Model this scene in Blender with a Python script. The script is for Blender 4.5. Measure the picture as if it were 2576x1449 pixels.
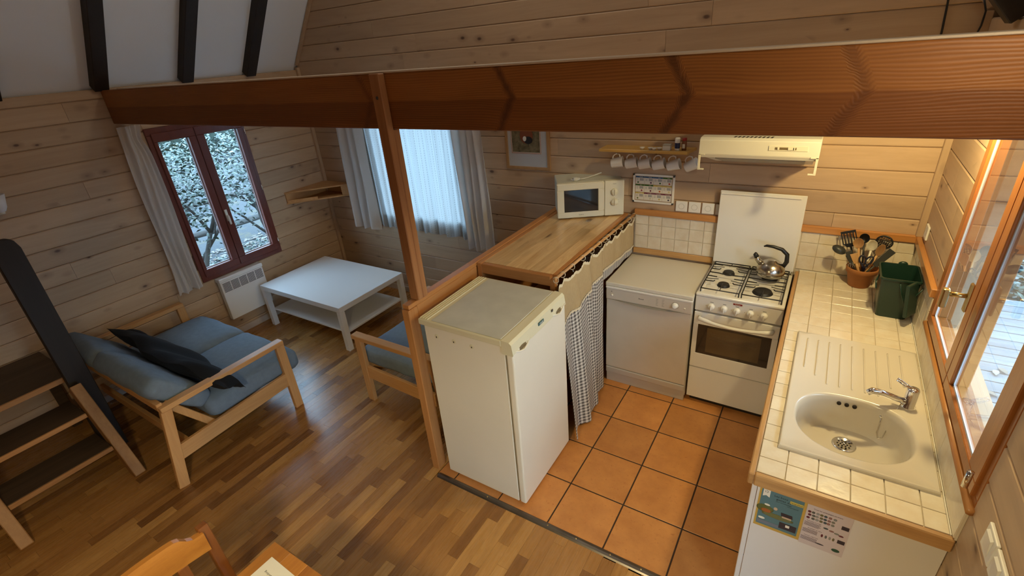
import bpy, bmesh, math, random
from mathutils import Vector, Matrix, Euler
random.seed(7)
PI = math.pi
S = bpy.context.scene
for o in list(bpy.data.objects): bpy.data.objects.remove(o)

# ------------------------------------------------------------------ camera
def cam_axes(y, p, r):
    f = Vector((math.sin(y)*math.cos(p), math.cos(y)*math.cos(p), -math.sin(p)))
    r0 = Vector((math.cos(y), -math.sin(y), 0)); u0 = r0.cross(f)
    return r0*math.cos(r)+u0*math.sin(r), -r0*math.sin(r)+u0*math.cos(r), f
CAM = Vector((-0.56438, -3.45263, 2.3656))
rr, uu, ff = cam_axes(-0.590055, 0.460661, -0.085269)
cd = bpy.data.cameras.new('camera'); cam = bpy.data.objects.new('camera', cd)
S.collection.objects.link(cam); S.camera = cam
cd.sensor_width = 36; cd.sensor_fit = 'HORIZONTAL'; cd.lens = 1226.255*36/2576; cd.clip_start = .02; cd.clip_end = 200
cam.matrix_world = Matrix(((rr.x, uu.x, -ff.x, CAM.x), (rr.y, uu.y, -ff.y, CAM.y), (rr.z, uu.z, -ff.z, CAM.z), (0, 0, 0, 1)))

# ------------------------------------------------------------------ sky, lamps, exposure
w = bpy.data.worlds.new('world'); S.world = w; w.use_nodes = True
bg = w.node_tree.nodes['Background']; bg.inputs[0].default_value = (.44, .72, 1.0, 1); bg.inputs[1].default_value = 12
vs = S.view_settings; vs.view_transform = 'Standard'; vs.look = 'None'; vs.gamma = 1; vs.use_curve_mapping = False
vs.exposure = 0.0
def lamp(name, loc, power, col, r, cone=0, blend=.4):
    """cone: full angle in degrees of the light leaving an opaque shade that opens downwards; 0 = bare bulb"""
    l = bpy.data.lights.new(name, 'SPOT' if cone else 'POINT'); l.energy = power; l.color = col; l.shadow_soft_size = r
    if cone: l.spot_size = math.radians(cone); l.spot_blend = blend
    o = bpy.data.objects.new(name, l); o.location = loc; S.collection.objects.link(o); return o
WARM = (1.0, .68, .33)
lamp('sink_lamp_light', (-.20, -1.02, 2.14), 50, (1, .77, .35), .04, 165, .25)
lamp('wall_lamp_light', (-.15, -2.25, 2.42), 6, (1, .86, .58), .05)
lamp('dining_lamp_light', (-1.15, -3.85, 2.05), 98, (1, .82, .44), .09, 160, .5)
lamp('loft_fill_light', (-2.5, -.75, 3.9), 22, (1, .88, .70), .12)  # unseen fill light, added to lift the ceiling, walls and upward faces

# ------------------------------------------------------------------ building helpers
OFF = {}
C = S.collection
MATS = {}
class B:
    def __init__(s): s.bm = bmesh.new()
    def box(s, x0, x1, y0, y1, z0, z1, bev=0, seg=1):
        t = bmesh.new()
        r = bmesh.ops.create_cube(t, size=1)
        for v in t.verts:
            v.co = Vector((x0 if v.co.x < 0 else x1, y0 if v.co.y < 0 else y1, z0 if v.co.z < 0 else z1))
        if bev: bmesh.ops.bevel(t, geom=t.edges[:], offset=bev, segments=seg, profile=.5, affect='EDGES')
        return s.join(t)
    def join(s, t, mat=None):
        if mat is not None: t.transform(mat)
        m = bpy.data.meshes.new('tmp'); t.to_mesh(m); t.free(); s.bm.from_mesh(m); bpy.data.meshes.remove(m); return s
    def quad(s, *p):
        s.bm.faces.new([s.bm.verts.new(q) for q in p]); return s
    def prism(s, pts, n, bev=0):
        """extrude a planar polygon (3D points) along vector n"""
        t = bmesh.new(); n = Vector(n)
        a = [t.verts.new(p) for p in pts]; b = [t.verts.new(Vector(p)+n) for p in pts]
        t.faces.new(a); t.faces.new(b[::-1])
        for i in range(len(a)):
            j = (i+1) % len(a); t.faces.new((a[j], a[i], b[i], b[j]))
        bmesh.ops.recalc_face_normals(t, faces=t.faces[:])
        if bev: bmesh.ops.bevel(t, geom=t.edges[:], offset=bev, segments=1, profile=.5, affect='EDGES')
        return s.join(t)
    def beam(s, a, b, w, d, up=(0, 0, 1), bev=0):
        """box from a to b, w across (side), d along up"""
        a = Vector(a); b = Vector(b); ax = (b-a).normalized(); up = Vector(up)
        sd = ax.cross(up).normalized(); up = sd.cross(ax).normalized()
        p = [a+sd*w/2*i+up*d/2*j for i, j in ((-1, -1), (1, -1), (1, 1), (-1, 1))]
        return s.prism(p, b-a, bev)
    def tube(s, pts, r, seg=8, closed=False, caps=True):
        t = bmesh.new(); pts = [Vector(p) for p in pts]; n = len(pts); rings = []; last = None
        for i, p in enumerate(pts):
            if closed: d = pts[(i+1) % n]-pts[i-1]
            else: d = pts[min(i+1, n-1)]-pts[max(i-1, 0)]
            d.normalize()
            if last is None:
                u = d.orthogonal().normalized()
            else:
                u = last-d*last.dot(d); u.normalize()
            last = u; v = d.cross(u); rad = r[i] if isinstance(r, (list, tuple)) else r
            rings.append([t.verts.new(p+(u*math.cos(k*2*PI/seg)+v*math.sin(k*2*PI/seg))*rad) for k in range(seg)])
        for i in range(n if closed else n-1):
            A, Q = rings[i], rings[(i+1) % n]
            for k in range(seg):
                t.faces.new((A[k], A[(k+1) % seg], Q[(k+1) % seg], Q[k]))
        if caps and not closed: t.faces.new(rings[0][::-1]); t.faces.new(rings[-1])
        for f in t.faces: f.smooth = True
        return s.join(t)
    def lathe(s, prof, c=(0, 0, 0), seg=24, sx=1, sy=1, rot=None):
        t = bmesh.new(); rings = []
        for r, z in prof:
            if r < 1e-5: rings.append([t.verts.new((0, 0, z))])
            else: rings.append([t.verts.new((r*sx*math.cos(k*2*PI/seg), r*sy*math.sin(k*2*PI/seg), z)) for k in range(seg)])
        for A, Q in zip(rings, rings[1:]):
            for k in range(seg):
                k2 = (k+1) % seg
                if len(A) == 1 and len(Q) == 1: continue
                if len(A) == 1: t.faces.new((A[0], Q[k2], Q[k]))
                elif len(Q) == 1: t.faces.new((A[k], A[k2], Q[0]))
                else: t.faces.new((A[k], A[k2], Q[k2], Q[k]))
        for f in t.faces: f.smooth = True
        m = Matrix.Translation(c)
        if rot is not None: m = m @ rot
        return s.join(t, m)
    def ball(s, c, rx, ry, rz, seg=16, rot=None):
        n = seg//2
        t = bmesh.new(); bmesh.ops.create_uvsphere(t, u_segments=seg, v_segments=n, radius=1)
        for f in t.faces: f.smooth = True
        m = Matrix.Translation(c)
        if rot is not None: m = m @ rot
        return s.join(t, m @ Matrix.Diagonal((rx, ry, rz, 1)))
    def grid(s, nu, nv, f, smooth=True, uvs=None):
        t = bmesh.new(); V = [[t.verts.new(f(i/nu, j/nv)) for i in range(nu+1)] for j in range(nv+1)]
        uv = t.loops.layers.uv.new('UVMap')
        for j in range(nv):
            for i in range(nu):
                fc = t.faces.new((V[j][i], V[j][i+1], V[j+1][i+1], V[j+1][i])); fc.smooth = smooth
                for l, (a, b) in zip(fc.loops, ((i, j), (i+1, j), (i+1, j+1), (i, j+1))):
                    l[uv].uv = uvs(a/nu, b/nv) if uvs else (a/nu, b/nv)
        return s.join(t)
    def cushion(s, x0, x1, y0, y1, z0, z1, puff=.03, n=10, m=None, e=.16):
        """soft box"""
        t = bmesh.new(); bmesh.ops.create_cube(t, size=2)
        bmesh.ops.subdivide_edges(t, edges=t.edges[:], cuts=n, use_grid_fill=True)
        cx, cy, cz = (x0+x1)/2, (y0+y1)/2, (z0+z1)/2; hx, hy, hz = (x1-x0)/2, (y1-y0)/2, (z1-z0)/2
        rad = min(hx, hy, hz)*.75
        for v in t.verts:
            q = Vector((v.co.x*hx, v.co.y*hy, v.co.z*hz))
            c = Vector((max(-hx+rad, min(hx-rad, q.x)), max(-hy+rad, min(hy-rad, q.y)), max(-hz+rad, min(hz-rad, q.z))))
            d = q-c
            if d.length > 1e-6: q = c+d.normalized()*rad*(1 if max(abs(d.x), abs(d.y), abs(d.z)) > rad*.98 else d.length/rad)
            a, b_ = abs(q.x)/hx, abs(q.y)/hy
            k = (1-a**2)*(1-b_**2)
            q.z += puff*k*(1 if q.z > 0 else -.4)+ .004*math.sin(q.x*23+q.y*11)
            v.co = q+Vector((cx, cy, cz))
        for f in t.faces: f.smooth = True
        return s.join(t, m)
    def text(s, txt, size, m, ext=.0004, align='CENTER'):
        cu = bpy.data.curves.new('t', 'FONT'); cu.body = txt; cu.size = size; cu.extrude = ext; cu.align_x = align; cu.align_y = 'CENTER'; cu.resolution_u = 1
        o = bpy.data.objects.new('t', cu); C.objects.link(o)
        dg = bpy.context.evaluated_depsgraph_get(); me = bpy.data.meshes.new_from_object(o.evaluated_get(dg))
        bpy.data.objects.remove(o); me.transform(m); s.bm.from_mesh(me); bpy.data.meshes.remove(me); bpy.data.curves.remove(cu); return s
    def obj(s, name, mat, parent=None, label=None, tone=None, normals=False, kind=None):
        if normals: bmesh.ops.recalc_face_normals(s.bm, faces=s.bm.faces[:])
        off = OFF.get(parent.name) if parent is not None else None
        if off is not None: s.bm.transform(Matrix.Translation(-off))
        me = bpy.data.meshes.new(name); s.bm.to_mesh(me); s.bm.free()
        if isinstance(mat, (list, tuple)):
            for q in mat: me.materials.append(q)
        else: me.materials.append(mat)
        at = me.attributes.new('tone', 'FLOAT', 'FACE')
        tv = random.random() if tone is None else tone
        if isinstance(tv, list): at.data.foreach_set('value', tv)
        else: at.data.foreach_set('value', [tv]*len(me.polygons))
        o = bpy.data.objects.new(name, me); C.objects.link(o)
        if parent is not None: o.parent = parent
        if parent is not None: OFF[o.name] = off
        if label: o['label'] = label
        if kind: o['kind'] = kind
        return o
def thing(name, label, cat, loc, group=None, rz=None):
    o = bpy.data.objects.new(name, None); C.objects.link(o); o.location = loc; o.empty_display_size = .05
    o['label'] = label; o['category'] = cat
    if group: o['group'] = group
    if rz is None: OFF[o.name] = Vector(loc)
    else: o.rotation_euler = (0, 0, rz); OFF[o.name] = None
    return o
def tag(o, label, cat, group=None):
    o['label'] = label; o['category'] = cat
    if group: o['group'] = group
    return o
def struct(o): o['kind'] = 'structure'; return o

# ------------------------------------------------------------------ materials
class NT:
    def __init__(s, name):
        s.m = bpy.data.materials.new(name); s.m.use_nodes = True; s.t = s.m.node_tree; s.p = s.t.nodes['Principled BSDF']; s.out = s.t.nodes['Material Output']
    def n(s, typ, **k):
        x = s.t.nodes.new(typ)
        for a, v in k.items():
            if a.startswith('i_'): s.set(x, a[2:], v)
            else: setattr(x, a, v)
        return x
    def set(s, x, i, v):
        i = int(i) if i.isdigit() else i.replace('_', ' ')
        if isinstance(v, bpy.types.NodeSocket): s.t.links.new(v, x.inputs[i])
        else: x.inputs[i].default_value = v
    def math(s, op, a, b=None, c=None, clamp=False):
        x = s.t.nodes.new('ShaderNodeMath'); x.operation = op; x.use_clamp = clamp
        for i, v in enumerate((a, b, c)):
            if v is not None: s.set(x, str(i), v)
        return x.outputs[0]
    def mix(s, f, a, b, mode='MIX'):
        x = s.t.nodes.new('ShaderNodeMixRGB'); x.blend_type = mode
        s.set(x, '0', f); s.set(x, '1', a if not isinstance(a, tuple) else (*a, 1)); s.set(x, '2', b if not isinstance(b, tuple) else (*b, 1)); return x.outputs[0]
    def vscale(s, v, sc):
        x = s.n('ShaderNodeVectorMath', operation='MULTIPLY'); s.set(x, '0', v); s.set(x, '1', sc); return x.outputs[0]
    def coord(s): return s.n('ShaderNodeTexCoord').outputs['Object']
    def tone(s): return s.n('ShaderNodeAttribute', attribute_name='tone').outputs['Fac']
    def noise(s, v, scale, detail=2, rough=.5):
        x = s.n('ShaderNodeTexNoise'); s.set(x, 'Vector', v); x.inputs['Scale'].default_value = scale; x.inputs['Detail'].default_value = detail; x.inputs['Roughness'].default_value = rough; return x.outputs['Fac']
    def ramp(s, f, a, b):
        x = s.n('ShaderNodeMapRange'); x.inputs['From Min'].default_value = a; x.inputs['From Max'].default_value = b; s.set(x, '0', f); x.clamp = True; return x.outputs[0]
    def bump(s, h, st, dist=.01):
        x = s.n('ShaderNodeBump'); x.inputs['Strength'].default_value = st; x.inputs['Distance'].default_value = dist; s.set(x, 'Height', h); s.t.links.new(x.outputs[0], s.p.inputs['Normal'])
    def base(s, c): s.set(s.p, 'Base_Color', c if not isinstance(c, tuple) else (*c, 1))
def pbr(name, col, rough=.5, metal=0, coat=0, noise=0, nscale=8, bump=0, bscale=60, spec=None, emit=None):
    if name in MATS: return MATS[name]
    q = NT(name); q.p.inputs['Roughness'].default_value = rough; q.p.inputs['Metallic'].default_value = metal
    if coat: q.p.inputs['Coat Weight'].default_value = coat; q.p.inputs['Coat Roughness'].default_value = .12
    if spec is not None: q.p.inputs['Specular IOR Level'].default_value = spec
    if noise:
        f = q.noise(q.coord(), nscale, 3); c2 = tuple(max(0, x*(1-noise)) for x in col)
        q.base(q.mix(q.ramp(f, .3, .7), c2, col))
    else: q.base(col)
    if bump: q.bump(q.noise(q.coord(), bscale, 3), bump, .003)
    if emit: q.p.inputs['Emission Color'].default_value = (*emit[0], 1); q.p.inputs['Emission Strength'].default_value = emit[1]
    MATS[name] = q.m; return q.m
def wood(name, c1, c2, axis='X', rough=.5, knots=0, kcol=(.06, .025, .012), grain=1.0, coat=0, tvar=.35, bump=.15, ksc=1.0, gs=14, flat=None, kz=1.0):
    key = name+axis
    if key in MATS: return MATS[key]
    q = NT(key); co = q.coord(); tn = q.tone()
    av = q.n('ShaderNodeVectorMath', operation='ADD'); q.set(av, '0', co)
    cm = q.n('ShaderNodeCombineXYZ')
    for i, k in enumerate((13.7, 7.3, 5.1)): q.set(cm, str(i), q.math('MULTIPLY', tn, k))
    q.set(av, '1', cm.outputs[0]); v = av.outputs[0]
    st = {'X': (.07, 1, 1), 'Y': (1, .07, 1), 'Z': (1, 1, .07)}[axis]
    g = q.vscale(v, st)
    low = q.noise(q.vscale(v, tuple(.3 if x < 1 else 1 for x in st)), 2.2, 2)
    gv = q.n('ShaderNodeVectorMath', operation='ADD'); q.set(gv, '0', g); cc = q.n('ShaderNodeCombineXYZ'); q.set(cc, '0', q.math('MULTIPLY', low, .16*grain)); q.set(cc, '1', q.math('MULTIPLY', low, .16*grain)); q.set(cc, '2', q.math('MULTIPLY', low, .16*grain)); q.set(gv, '1', cc.outputs[0])
    f1 = q.noise(gv.outputs[0], gs, 5, .65)
    f2 = q.noise(gv.outputs[0], gs*5, 3, .6)
    f = q.math('ADD', q.math('MULTIPLY', f1, .7), q.math('MULTIPLY', f2, .3))
    f = q.ramp(f, .33, .67)
    c = q.mix(f, c1, c2)
    br = q.math('ADD', 1-tvar/2, q.math('MULTIPLY', tn, tvar))
    bl = q.n('ShaderNodeCombineXYZ'); [q.set(bl, str(i), br) for i in range(3)]
    c = q.mix(1.0, c, bl.outputs[0], 'MULTIPLY')
    if knots:
        ks = tuple((0 if flat == ax_ else (.55 if x < 1 else 1)*4.2*ksc) for x, ax_ in zip(st, 'XYZ'))
        vo = q.n('ShaderNodeTexVoronoi'); q.set(vo, 'Vector', q.vscale(v, ks)); vo.inputs['Scale'].default_value = 1; vo.inputs['Randomness'].default_value = 1
        sep = q.n('ShaderNodeSeparateColor'); q.t.links.new(vo.outputs['Color'], sep.inputs[0])
        sz = q.math('ADD', .035*kz, q.math('MULTIPLY', sep.outputs[1], .07*kz))
        gate = q.math('GREATER_THAN', sep.outputs[0], 1-knots)
        d = q.math('DIVIDE', vo.outputs['Distance'], sz)
        k1 = q.math('MULTIPLY', q.ramp(d, 1.25, .6), gate); k2 = q.math('MULTIPLY', q.ramp(d, 3.2, .9), gate)
        c = q.mix(q.math('MULTIPLY', k2, .35), c, kcol); c = q.mix(q.math('MULTIPLY', k1, .85), c, kcol)
    q.base(c); q.p.inputs['Roughness'].default_value = rough
    if coat: q.p.inputs['Coat Weight'].default_value = coat; q.p.inputs['Coat Roughness'].default_value = .2
    q.bump(f2, bump, .002)
    MATS[key] = q.m; return q.m
def glass(name, tint=(1, 1, 1), refl=1.0):
    if name in MATS: return MATS[name]
    q = NT(name); q.t.nodes.remove(q.p)
    tr = q.n('ShaderNodeBsdfTransparent'); tr.inputs[0].default_value = (*tint, 1)
    gl = q.n('ShaderNodeBsdfGlossy'); gl.inputs['Roughness'].default_value = .01; gl.inputs[0].default_value = (1, 1, 1, 1)
    fr = q.n('ShaderNodeFresnel'); fr.inputs[0].default_value = 1.5
    front = q.math('SUBTRACT', 1.0, q.n('ShaderNodeNewGeometry').outputs['Backfacing'])   # each pane reflects once, on the face met first
    mx = q.n('ShaderNodeMixShader'); q.set(mx, '0', q.math('MULTIPLY', q.math('MULTIPLY', fr.outputs[0], refl), front, clamp=True)); q.t.links.new(tr.outputs[0], mx.inputs[1]); q.t.links.new(gl.outputs[0], mx.inputs[2])
    q.t.links.new(mx.outputs[0], q.out.inputs[0]); MATS[name] = q.m; return q.m
def cloth(name, col, trans=.3, clear=0, stripe=None, rough=.9):
    if name in MATS: return MATS[name]
    q = NT(name); q.t.nodes.remove(q.p)
    d = q.n('ShaderNodeBsdfDiffuse'); tl = q.n('ShaderNodeBsdfTranslucent'); tp = q.n('ShaderNodeBsdfTransparent')
    uv = q.n('ShaderNodeTexCoord').outputs['UV']
    c = col
    if stripe:
        sx = q.n('ShaderNodeSeparateXYZ'); q.set(sx, '0', uv)
        s1 = q.math('FRACT', q.math('MULTIPLY', sx.outputs[0], stripe[0])); dots = q.math('FRACT', q.math('MULTIPLY', sx.outputs[1], stripe[1]))
        ln = q.math('MULTIPLY', q.math('LESS_THAN', s1, .16), q.math('GREATER_THAN', dots, .45))
        c = q.mix(q.math('MULTIPLY', ln, .5), col, tuple(x*.35 for x in col))
    for nd in (d, tl): q.set(nd, '0', c if not isinstance(c, tuple) else (*c, 1))
    m1 = q.n('ShaderNodeMixShader'); m1.inputs[0].default_value = trans; q.t.links.new(d.outputs[0], m1.inputs[1]); q.t.links.new(tl.outputs[0], m1.inputs[2])
    m2 = q.n('ShaderNodeMixShader'); m2.inputs[0].default_value = clear; q.t.links.new(m1.outputs[0], m2.inputs[1]); q.t.links.new(tp.outputs[0], m2.inputs[2])
    q.t.links.new(m2.outputs[0], q.out.inputs[0]); MATS[name] = q.m; return q.m

def wall_wood(ax): return wood('washed_pine', (.445, .30, .185), (.565, .395, .25), ax, rough=.5, knots=.34, kcol=(.085, .04, .028), tvar=.18, bump=.06, ksc=2.9, gs=9, kz=1.35, flat={'X': 'Y', 'Y': 'X', 'Z': None}[ax])
def kit_wood(ax): return wall_wood(ax)
def pine(ax): return wood('pine', (.50, .25, .085), (.66, .37, .15), ax, rough=.5, knots=.12, coat=.06, tvar=.2)
def trimw(ax): return wood('orange_pine', (.42, .17, .045), (.56, .26, .08), ax, rough=.4, coat=.3, tvar=.2)
def beamw(ax): return wood('douglas_beam', (.26, .075, .018), (.44, .15, .038), ax, rough=.5, tvar=.1, grain=2.2, bump=.35, coat=.1, gs=26)
def darkw(ax): return wood('dark_stained_wood', (.011, .008, .007), (.024, .016, .012), ax, rough=.6, tvar=.2)
def winw(ax): return wood('mahogany_window', (.11, .022, .014), (.17, .038, .024), ax, rough=.35, coat=.3, tvar=.15)
def winor(ax): return wood('orange_window_wood', (.30, .095, .018), (.44, .16, .035), ax, rough=.35, coat=.4, tvar=.15)
WHITE = pbr('white_enamel', (.80, .77, .70), .25, coat=.3)
FRIDGE = pbr('fridge_cream', (.82, .76, .62), .35, coat=.2, noise=.04, nscale=3)
CREAM = pbr('cream_plastic', (.74, .70, .55), .4)
PLAST = pbr('white_plastic', (.80, .78, .72), .4)
SILVER = pbr('silver_panel', (.66, .61, .53), .40, metal=.2, noise=.05)
LACK = pbr('white_lacquer', (.82, .82, .82), .28, coat=.2)
CHROME = pbr('chrome', (.85, .85, .85), .08, metal=1)
STEEL = pbr('brushed_steel', (.62, .58, .52), .22, metal=1, noise=.25, nscale=14)
BLACK = pbr('black_plastic', (.012, .012, .012), .35)
IRON = pbr('black_iron', (.015, .014, .013), .5, bump=.2)
DGREY = pbr('dark_grey', (.05, .05, .05), .5)
BRASS = pbr('brass', (.55, .40, .17), .28, metal=1)
PLASTER = pbr('white_roof_panel', (.80, .84, .90), .85, bump=.15, bscale=90)
DARK = pbr('dark_gap', (.02, .014, .01), .9)
INK = pbr('printing_ink', (.03, .03, .035), .7)

# ================================================================== ROOM SHELL
XL, ZW, SL = -5.24, 2.31, 1.22         # left wall, eave height, roof slope
YN = -5.6
RIDX, RIDZ = XL/2, ZW+.04+SL*(-XL/2)
PITCH = .135
def plank_mesh(ax, a0, a1, z0, z1, t=.014, c0=None, c1=None):
    """one plank on a wall; ax 'X': wall at Y=0 facing -Y. 'L': X=XL facing +X. 'R': X=0 facing -X."""
    g = .0012; e = .006
    z0 += g; z1 -= g
    prof = [(0, z0), (t-.005, z0), (t, z0+e), (t, z1-e), (t-.005, z1), (0, z1)]
    A0 = a0+.0008; A1 = a1-.0008
    def P(d, a, z): return {'X': (a, -d, z), 'L': (XL+d, a, z), 'R': (-d, a, z)}[ax]
    def lim(z):
        lo, hi = A0, A1
        if c0: lo = max(lo, c0(z))
        if c1: hi = min(hi, c1(z))
        return lo, hi
    b = B(); t_ = b.bm
    L = [t_.verts.new(P(d, lim(z)[0], z)) for d, z in prof]; R = [t_.verts.new(P(d, lim(z)[1], z)) for d, z in prof]
    for i in range(5): t_.faces.new((L[i], R[i], R[i+1], L[i+1]))
    t_.faces.new(L[::-1]); t_.faces.new(R)
    return b
def planks(parent, ax, a0, a1, zlo, zhi, holes=(), c0=None, c1=None, seed=1, zref=2.243, joints=2.3):
    rnd = random.Random(seed)
    k = math.floor((zlo-zref)/PITCH+1e-6)
    while True:
        z0 = zref+k*PITCH; z1 = z0+PITCH; k += 1
        if z0 >= zhi-1e-4: break
        y0, y1 = max(z0, zlo), min(z1, zhi)
        if y1-y0 < .012: continue
        lo = max(a0, c0(y1)) if c0 else a0; hi = min(a1, c1(y1)) if c1 else a1
        if hi-lo < .08: continue
        cuts = [a0]; p = a0+rnd.uniform(.5, joints)
        while p < a1-.3: cuts.append(p); p += rnd.uniform(joints*.7, joints*1.2)
        cuts.append(a1)
        for s0, s1 in zip(cuts, cuts[1:]):
            segs = [(s0, s1, y0, y1)]
            for h in holes:
                nx = []
                for u0, u1, v0, v1 in segs:
                    if v1 <= h[2] or v0 >= h[3] or u1 <= h[0] or u0 >= h[1]: nx.append((u0, u1, v0, v1)); continue
                    if u0 < h[0]: nx.append((u0, h[0], v0, v1))
                    if u1 > h[1]: nx.append((h[1], u1, v0, v1))
                    m0, m1 = max(u0, h[0]), min(u1, h[1])
                    if v0 < h[2]: nx.append((m0, m1, v0, h[2]))
                    if v1 > h[3]: nx.append((m0, m1, h[3], v1))
                segs = nx
            for u0, u1, v0, v1 in segs:
                if u1-u0 < .03 or v1-v0 < .015: continue
                if (c0 and c0(v1) > u1-.02) or (c1 and c1(v1) < u0+.02): continue
                plank_mesh(ax, u0, u1, v0, v1, c0=c0, c1=c1).obj('plank', wall_wood('X' if ax == 'X' else 'Y'), parent, tone=rnd.random())
# back wall (Y=0) with hole for the curtained window
BWH = (-4.36, -3.26, .885, 2.12)
b = B()
T = .12
b.box(XL-.2, BWH[0], 0, T, -.3, ZW); b.box(BWH[1], .2, 0, T, -.3, ZW); b.box(BWH[0], BWH[1], 0, T, -.3, BWH[2]); b.box(BWH[0], BWH[1], 0, T, BWH[3], ZW)
b.prism([(XL-.2, 0, ZW), (.2, 0, ZW), (RIDX, 0, RIDZ+.3)], (0, T, 0))
wb = struct(b.obj('wall_back', wall_wood('X')))
slo = lambda z: XL+max(0, (z-ZW-.04))/SL; shi = lambda z: -max(0, (z-ZW-.04))/SL
planks(wb, 'X', XL+.014, 0, 0, RIDZ-.2, [BWH], slo, shi, seed=3)
# left wall with hole for window
LWH = (-1.575, -.76, .635, 1.985)
b = B()
b.box(XL-T, XL, YN, LWH[0], -.3, ZW); b.box(XL-T, XL, LWH[1], 0, -.3, ZW); b.box(XL-T, XL, LWH[0], LWH[1], -.3, LWH[2]); b.box(XL-T, XL, LWH[0], LWH[1], LWH[3], ZW)
wl = struct(b.obj('wall_left', wall_wood('Y')))
planks(wl, 'L', YN, -.014, 0, ZW, [LWH], seed=5, joints=2.6)
# right wall with hole for window
RWH = (-1.95, -.765, 1.05, 2.2)
DRH = (-3.32, -2.46, 0, 2.06)      # glazed door, just outside the right edge of the frame
b = B()
b.box(0, T, YN, DRH[0], -.3, ZW); b.box(0, T, DRH[1], RWH[0], -.3, ZW); b.box(0, T, DRH[0], DRH[1], DRH[3], ZW); b.box(0, T, DRH[0], DRH[1], -.3, 0); b.box(0, T, RWH[1], 0, -.3, ZW); b.box(0, T, RWH[0], RWH[1], -.3, RWH[2]); b.box(0, T, RWH[0], RWH[1], RWH[3], ZW)
wr = struct(b.obj('wall_right', wall_wood('Y')))
planks(wr, 'R', YN, -.014, 0, ZW, [RWH, DRH], seed=8)
b = B().box(XL-T, T, YN-T, YN, -.3, ZW)
b.prism([(XL-.1, YN, ZW), (.1, YN, ZW), (RIDX, YN, RIDZ+.2)], (0, -T, 0))
struct(b.obj('wall_front', wall_wood('X')))
# corner trims
struct(B().box(XL+.012, XL+.045, -.045, -.012, 0, ZW+.02, .003).obj('trim_1', wall_wood('Z'))); 
struct(B().box(-.045, -.012, -.045, -.012, 1.21, ZW+.03, .003).obj('trim_2', wall_wood('Z')))
b = B(); b.beam((XL+.03, -.02, ZW+.045), (RIDX, -.02, RIDZ-.01), .02, .045, up=(0, 1, 0)); struct(b.obj('trim_3', wall_wood('X')))
b = B(); b.beam((-.03, -.02, ZW+.045), (RIDX, -.02, RIDZ-.01), .02, .045, up=(0, 1, 0)); struct(b.obj('trim_4', wall_wood('X')))
struct(B().box(XL+.012, XL+.032, YN, 0, 0, .065, .004).obj('baseboard_left', pbr('grey_baseboard', (.52, .42, .34), .5)))
struct(B().box(XL+.035, -2.36, -.03, -.012, 0, .065, .004).obj('baseboard_back', pbr('grey_baseboard', (.52, .42, .34), .5)))
# roof: white panels on two slopes, dark rafters below them
ceil = struct(B().prism([(XL-.3, YN, ZW+.04-.3*SL), (RIDX, YN, RIDZ), (RIDX, YN, RIDZ+.1), (XL-.3, YN, ZW+.14-.3*SL)], (0, -YN, 0)).obj('ceiling', PLASTER, normals=True))
rz = lambda x: ZW+.04-SL*x
B().prism([(.55, YN, rz(.55)), (RIDX, YN, RIDZ), (RIDX, YN, RIDZ+.1), (.55, YN, rz(.55)+.1)], (0, -YN, 0)).obj('right_slope', PLASTER, ceil, normals=True)
un = Vector((SL, 0, -1)).normalized()
for i, yc in enumerate((-.545, -1.12, -1.745, -2.36, -2.97, -3.58, -4.19, -4.8)):
    for sgn in (1, -1):
        a = Vector((XL if sgn > 0 else 0, yc, ZW+.04)); n = Vector((SL*sgn, 0, -1)).normalized()
        d = Vector((sgn, 0, SL)).normalized()
        a2 = a - d*.02 + n*.028; e2 = Vector((RIDX-sgn*.05, yc, RIDZ-.06*SL))+n*.028
        B().beam(a2, e2, .095, .085, up=n, bev=.004).obj('rafter', darkw('X'), ceil, tone=random.random())

# floor -----------------------------------------------------------
struct(B().box(XL-.1, .1, YN, .1, -.35, -.012).obj('floor', DARK))
floor = bpy.data.objects['floor']
PARQ = None
def parq():
    q = NT('oak_parquet'); co = q.coord(); tn = q.tone()
    av = q.n('ShaderNodeVectorMath', operation='ADD'); q.set(av, '0', co); cm = q.n('ShaderNodeCombineXYZ')
    for i, k in enumerate((13.7, 37.3, 5.1)): q.set(cm, str(i), q.math('MULTIPLY', tn, k))
    q.set(av, '1', cm.outputs[0]); g = q.vscale(av.outputs[0], (1, .07, 1))
    f = q.ramp(q.noise(g, 38, 5, .65), .3, .7); f3 = q.noise(g, 160, 2)
    cr = q.n('ShaderNodeValToRGB'); q.set(cr, '0', tn); e = cr.color_ramp.elements
    e[0].color = (.20, .085, .024, 1); e[1].color = (.60, .32, .10, 1)
    for p, c in ((.12, (.29, .13, .038, 1)), (.35, (.42, .20, .056, 1)), (.8, (.49, .245, .072, 1))):
        x = e.new(p); x.color = c
    c = q.mix(f, cr.outputs[0], q.mix(1.0, cr.outputs[0], (.70, .66, .60), 'MULTIPLY'))
    q.base(c); q.p.inputs['Roughness'].default_value = .27; q.set(q.p, 'Roughness', q.math('ADD', .2, q.math('MULTIPLY', f3, .16)))
    q.bump(f3, .05, .001); return q.m
PARQ = parq()
rnd = random.Random(11); strips = []
SW = .0655
x = XL+.012
while x < -.02:
    y = -4.4+rnd.uniform(-.4, 0)
    while y < -.012:
        L = rnd.choice((.26, .34, .42, .5))*rnd.uniform(.9, 1.1); y1 = min(y+L, -.012)
        x1 = min(x+SW, -.014)
        if x > -2.285: y1 = min(y1, -1.905)
        elif x1 > -2.285: x1 = -2.285 if y1 > -1.9 else x1
        if y1-y > .03 and x1-x > .01: strips.append((x, x1, y, y1))
        y += L
    x += SW
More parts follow.
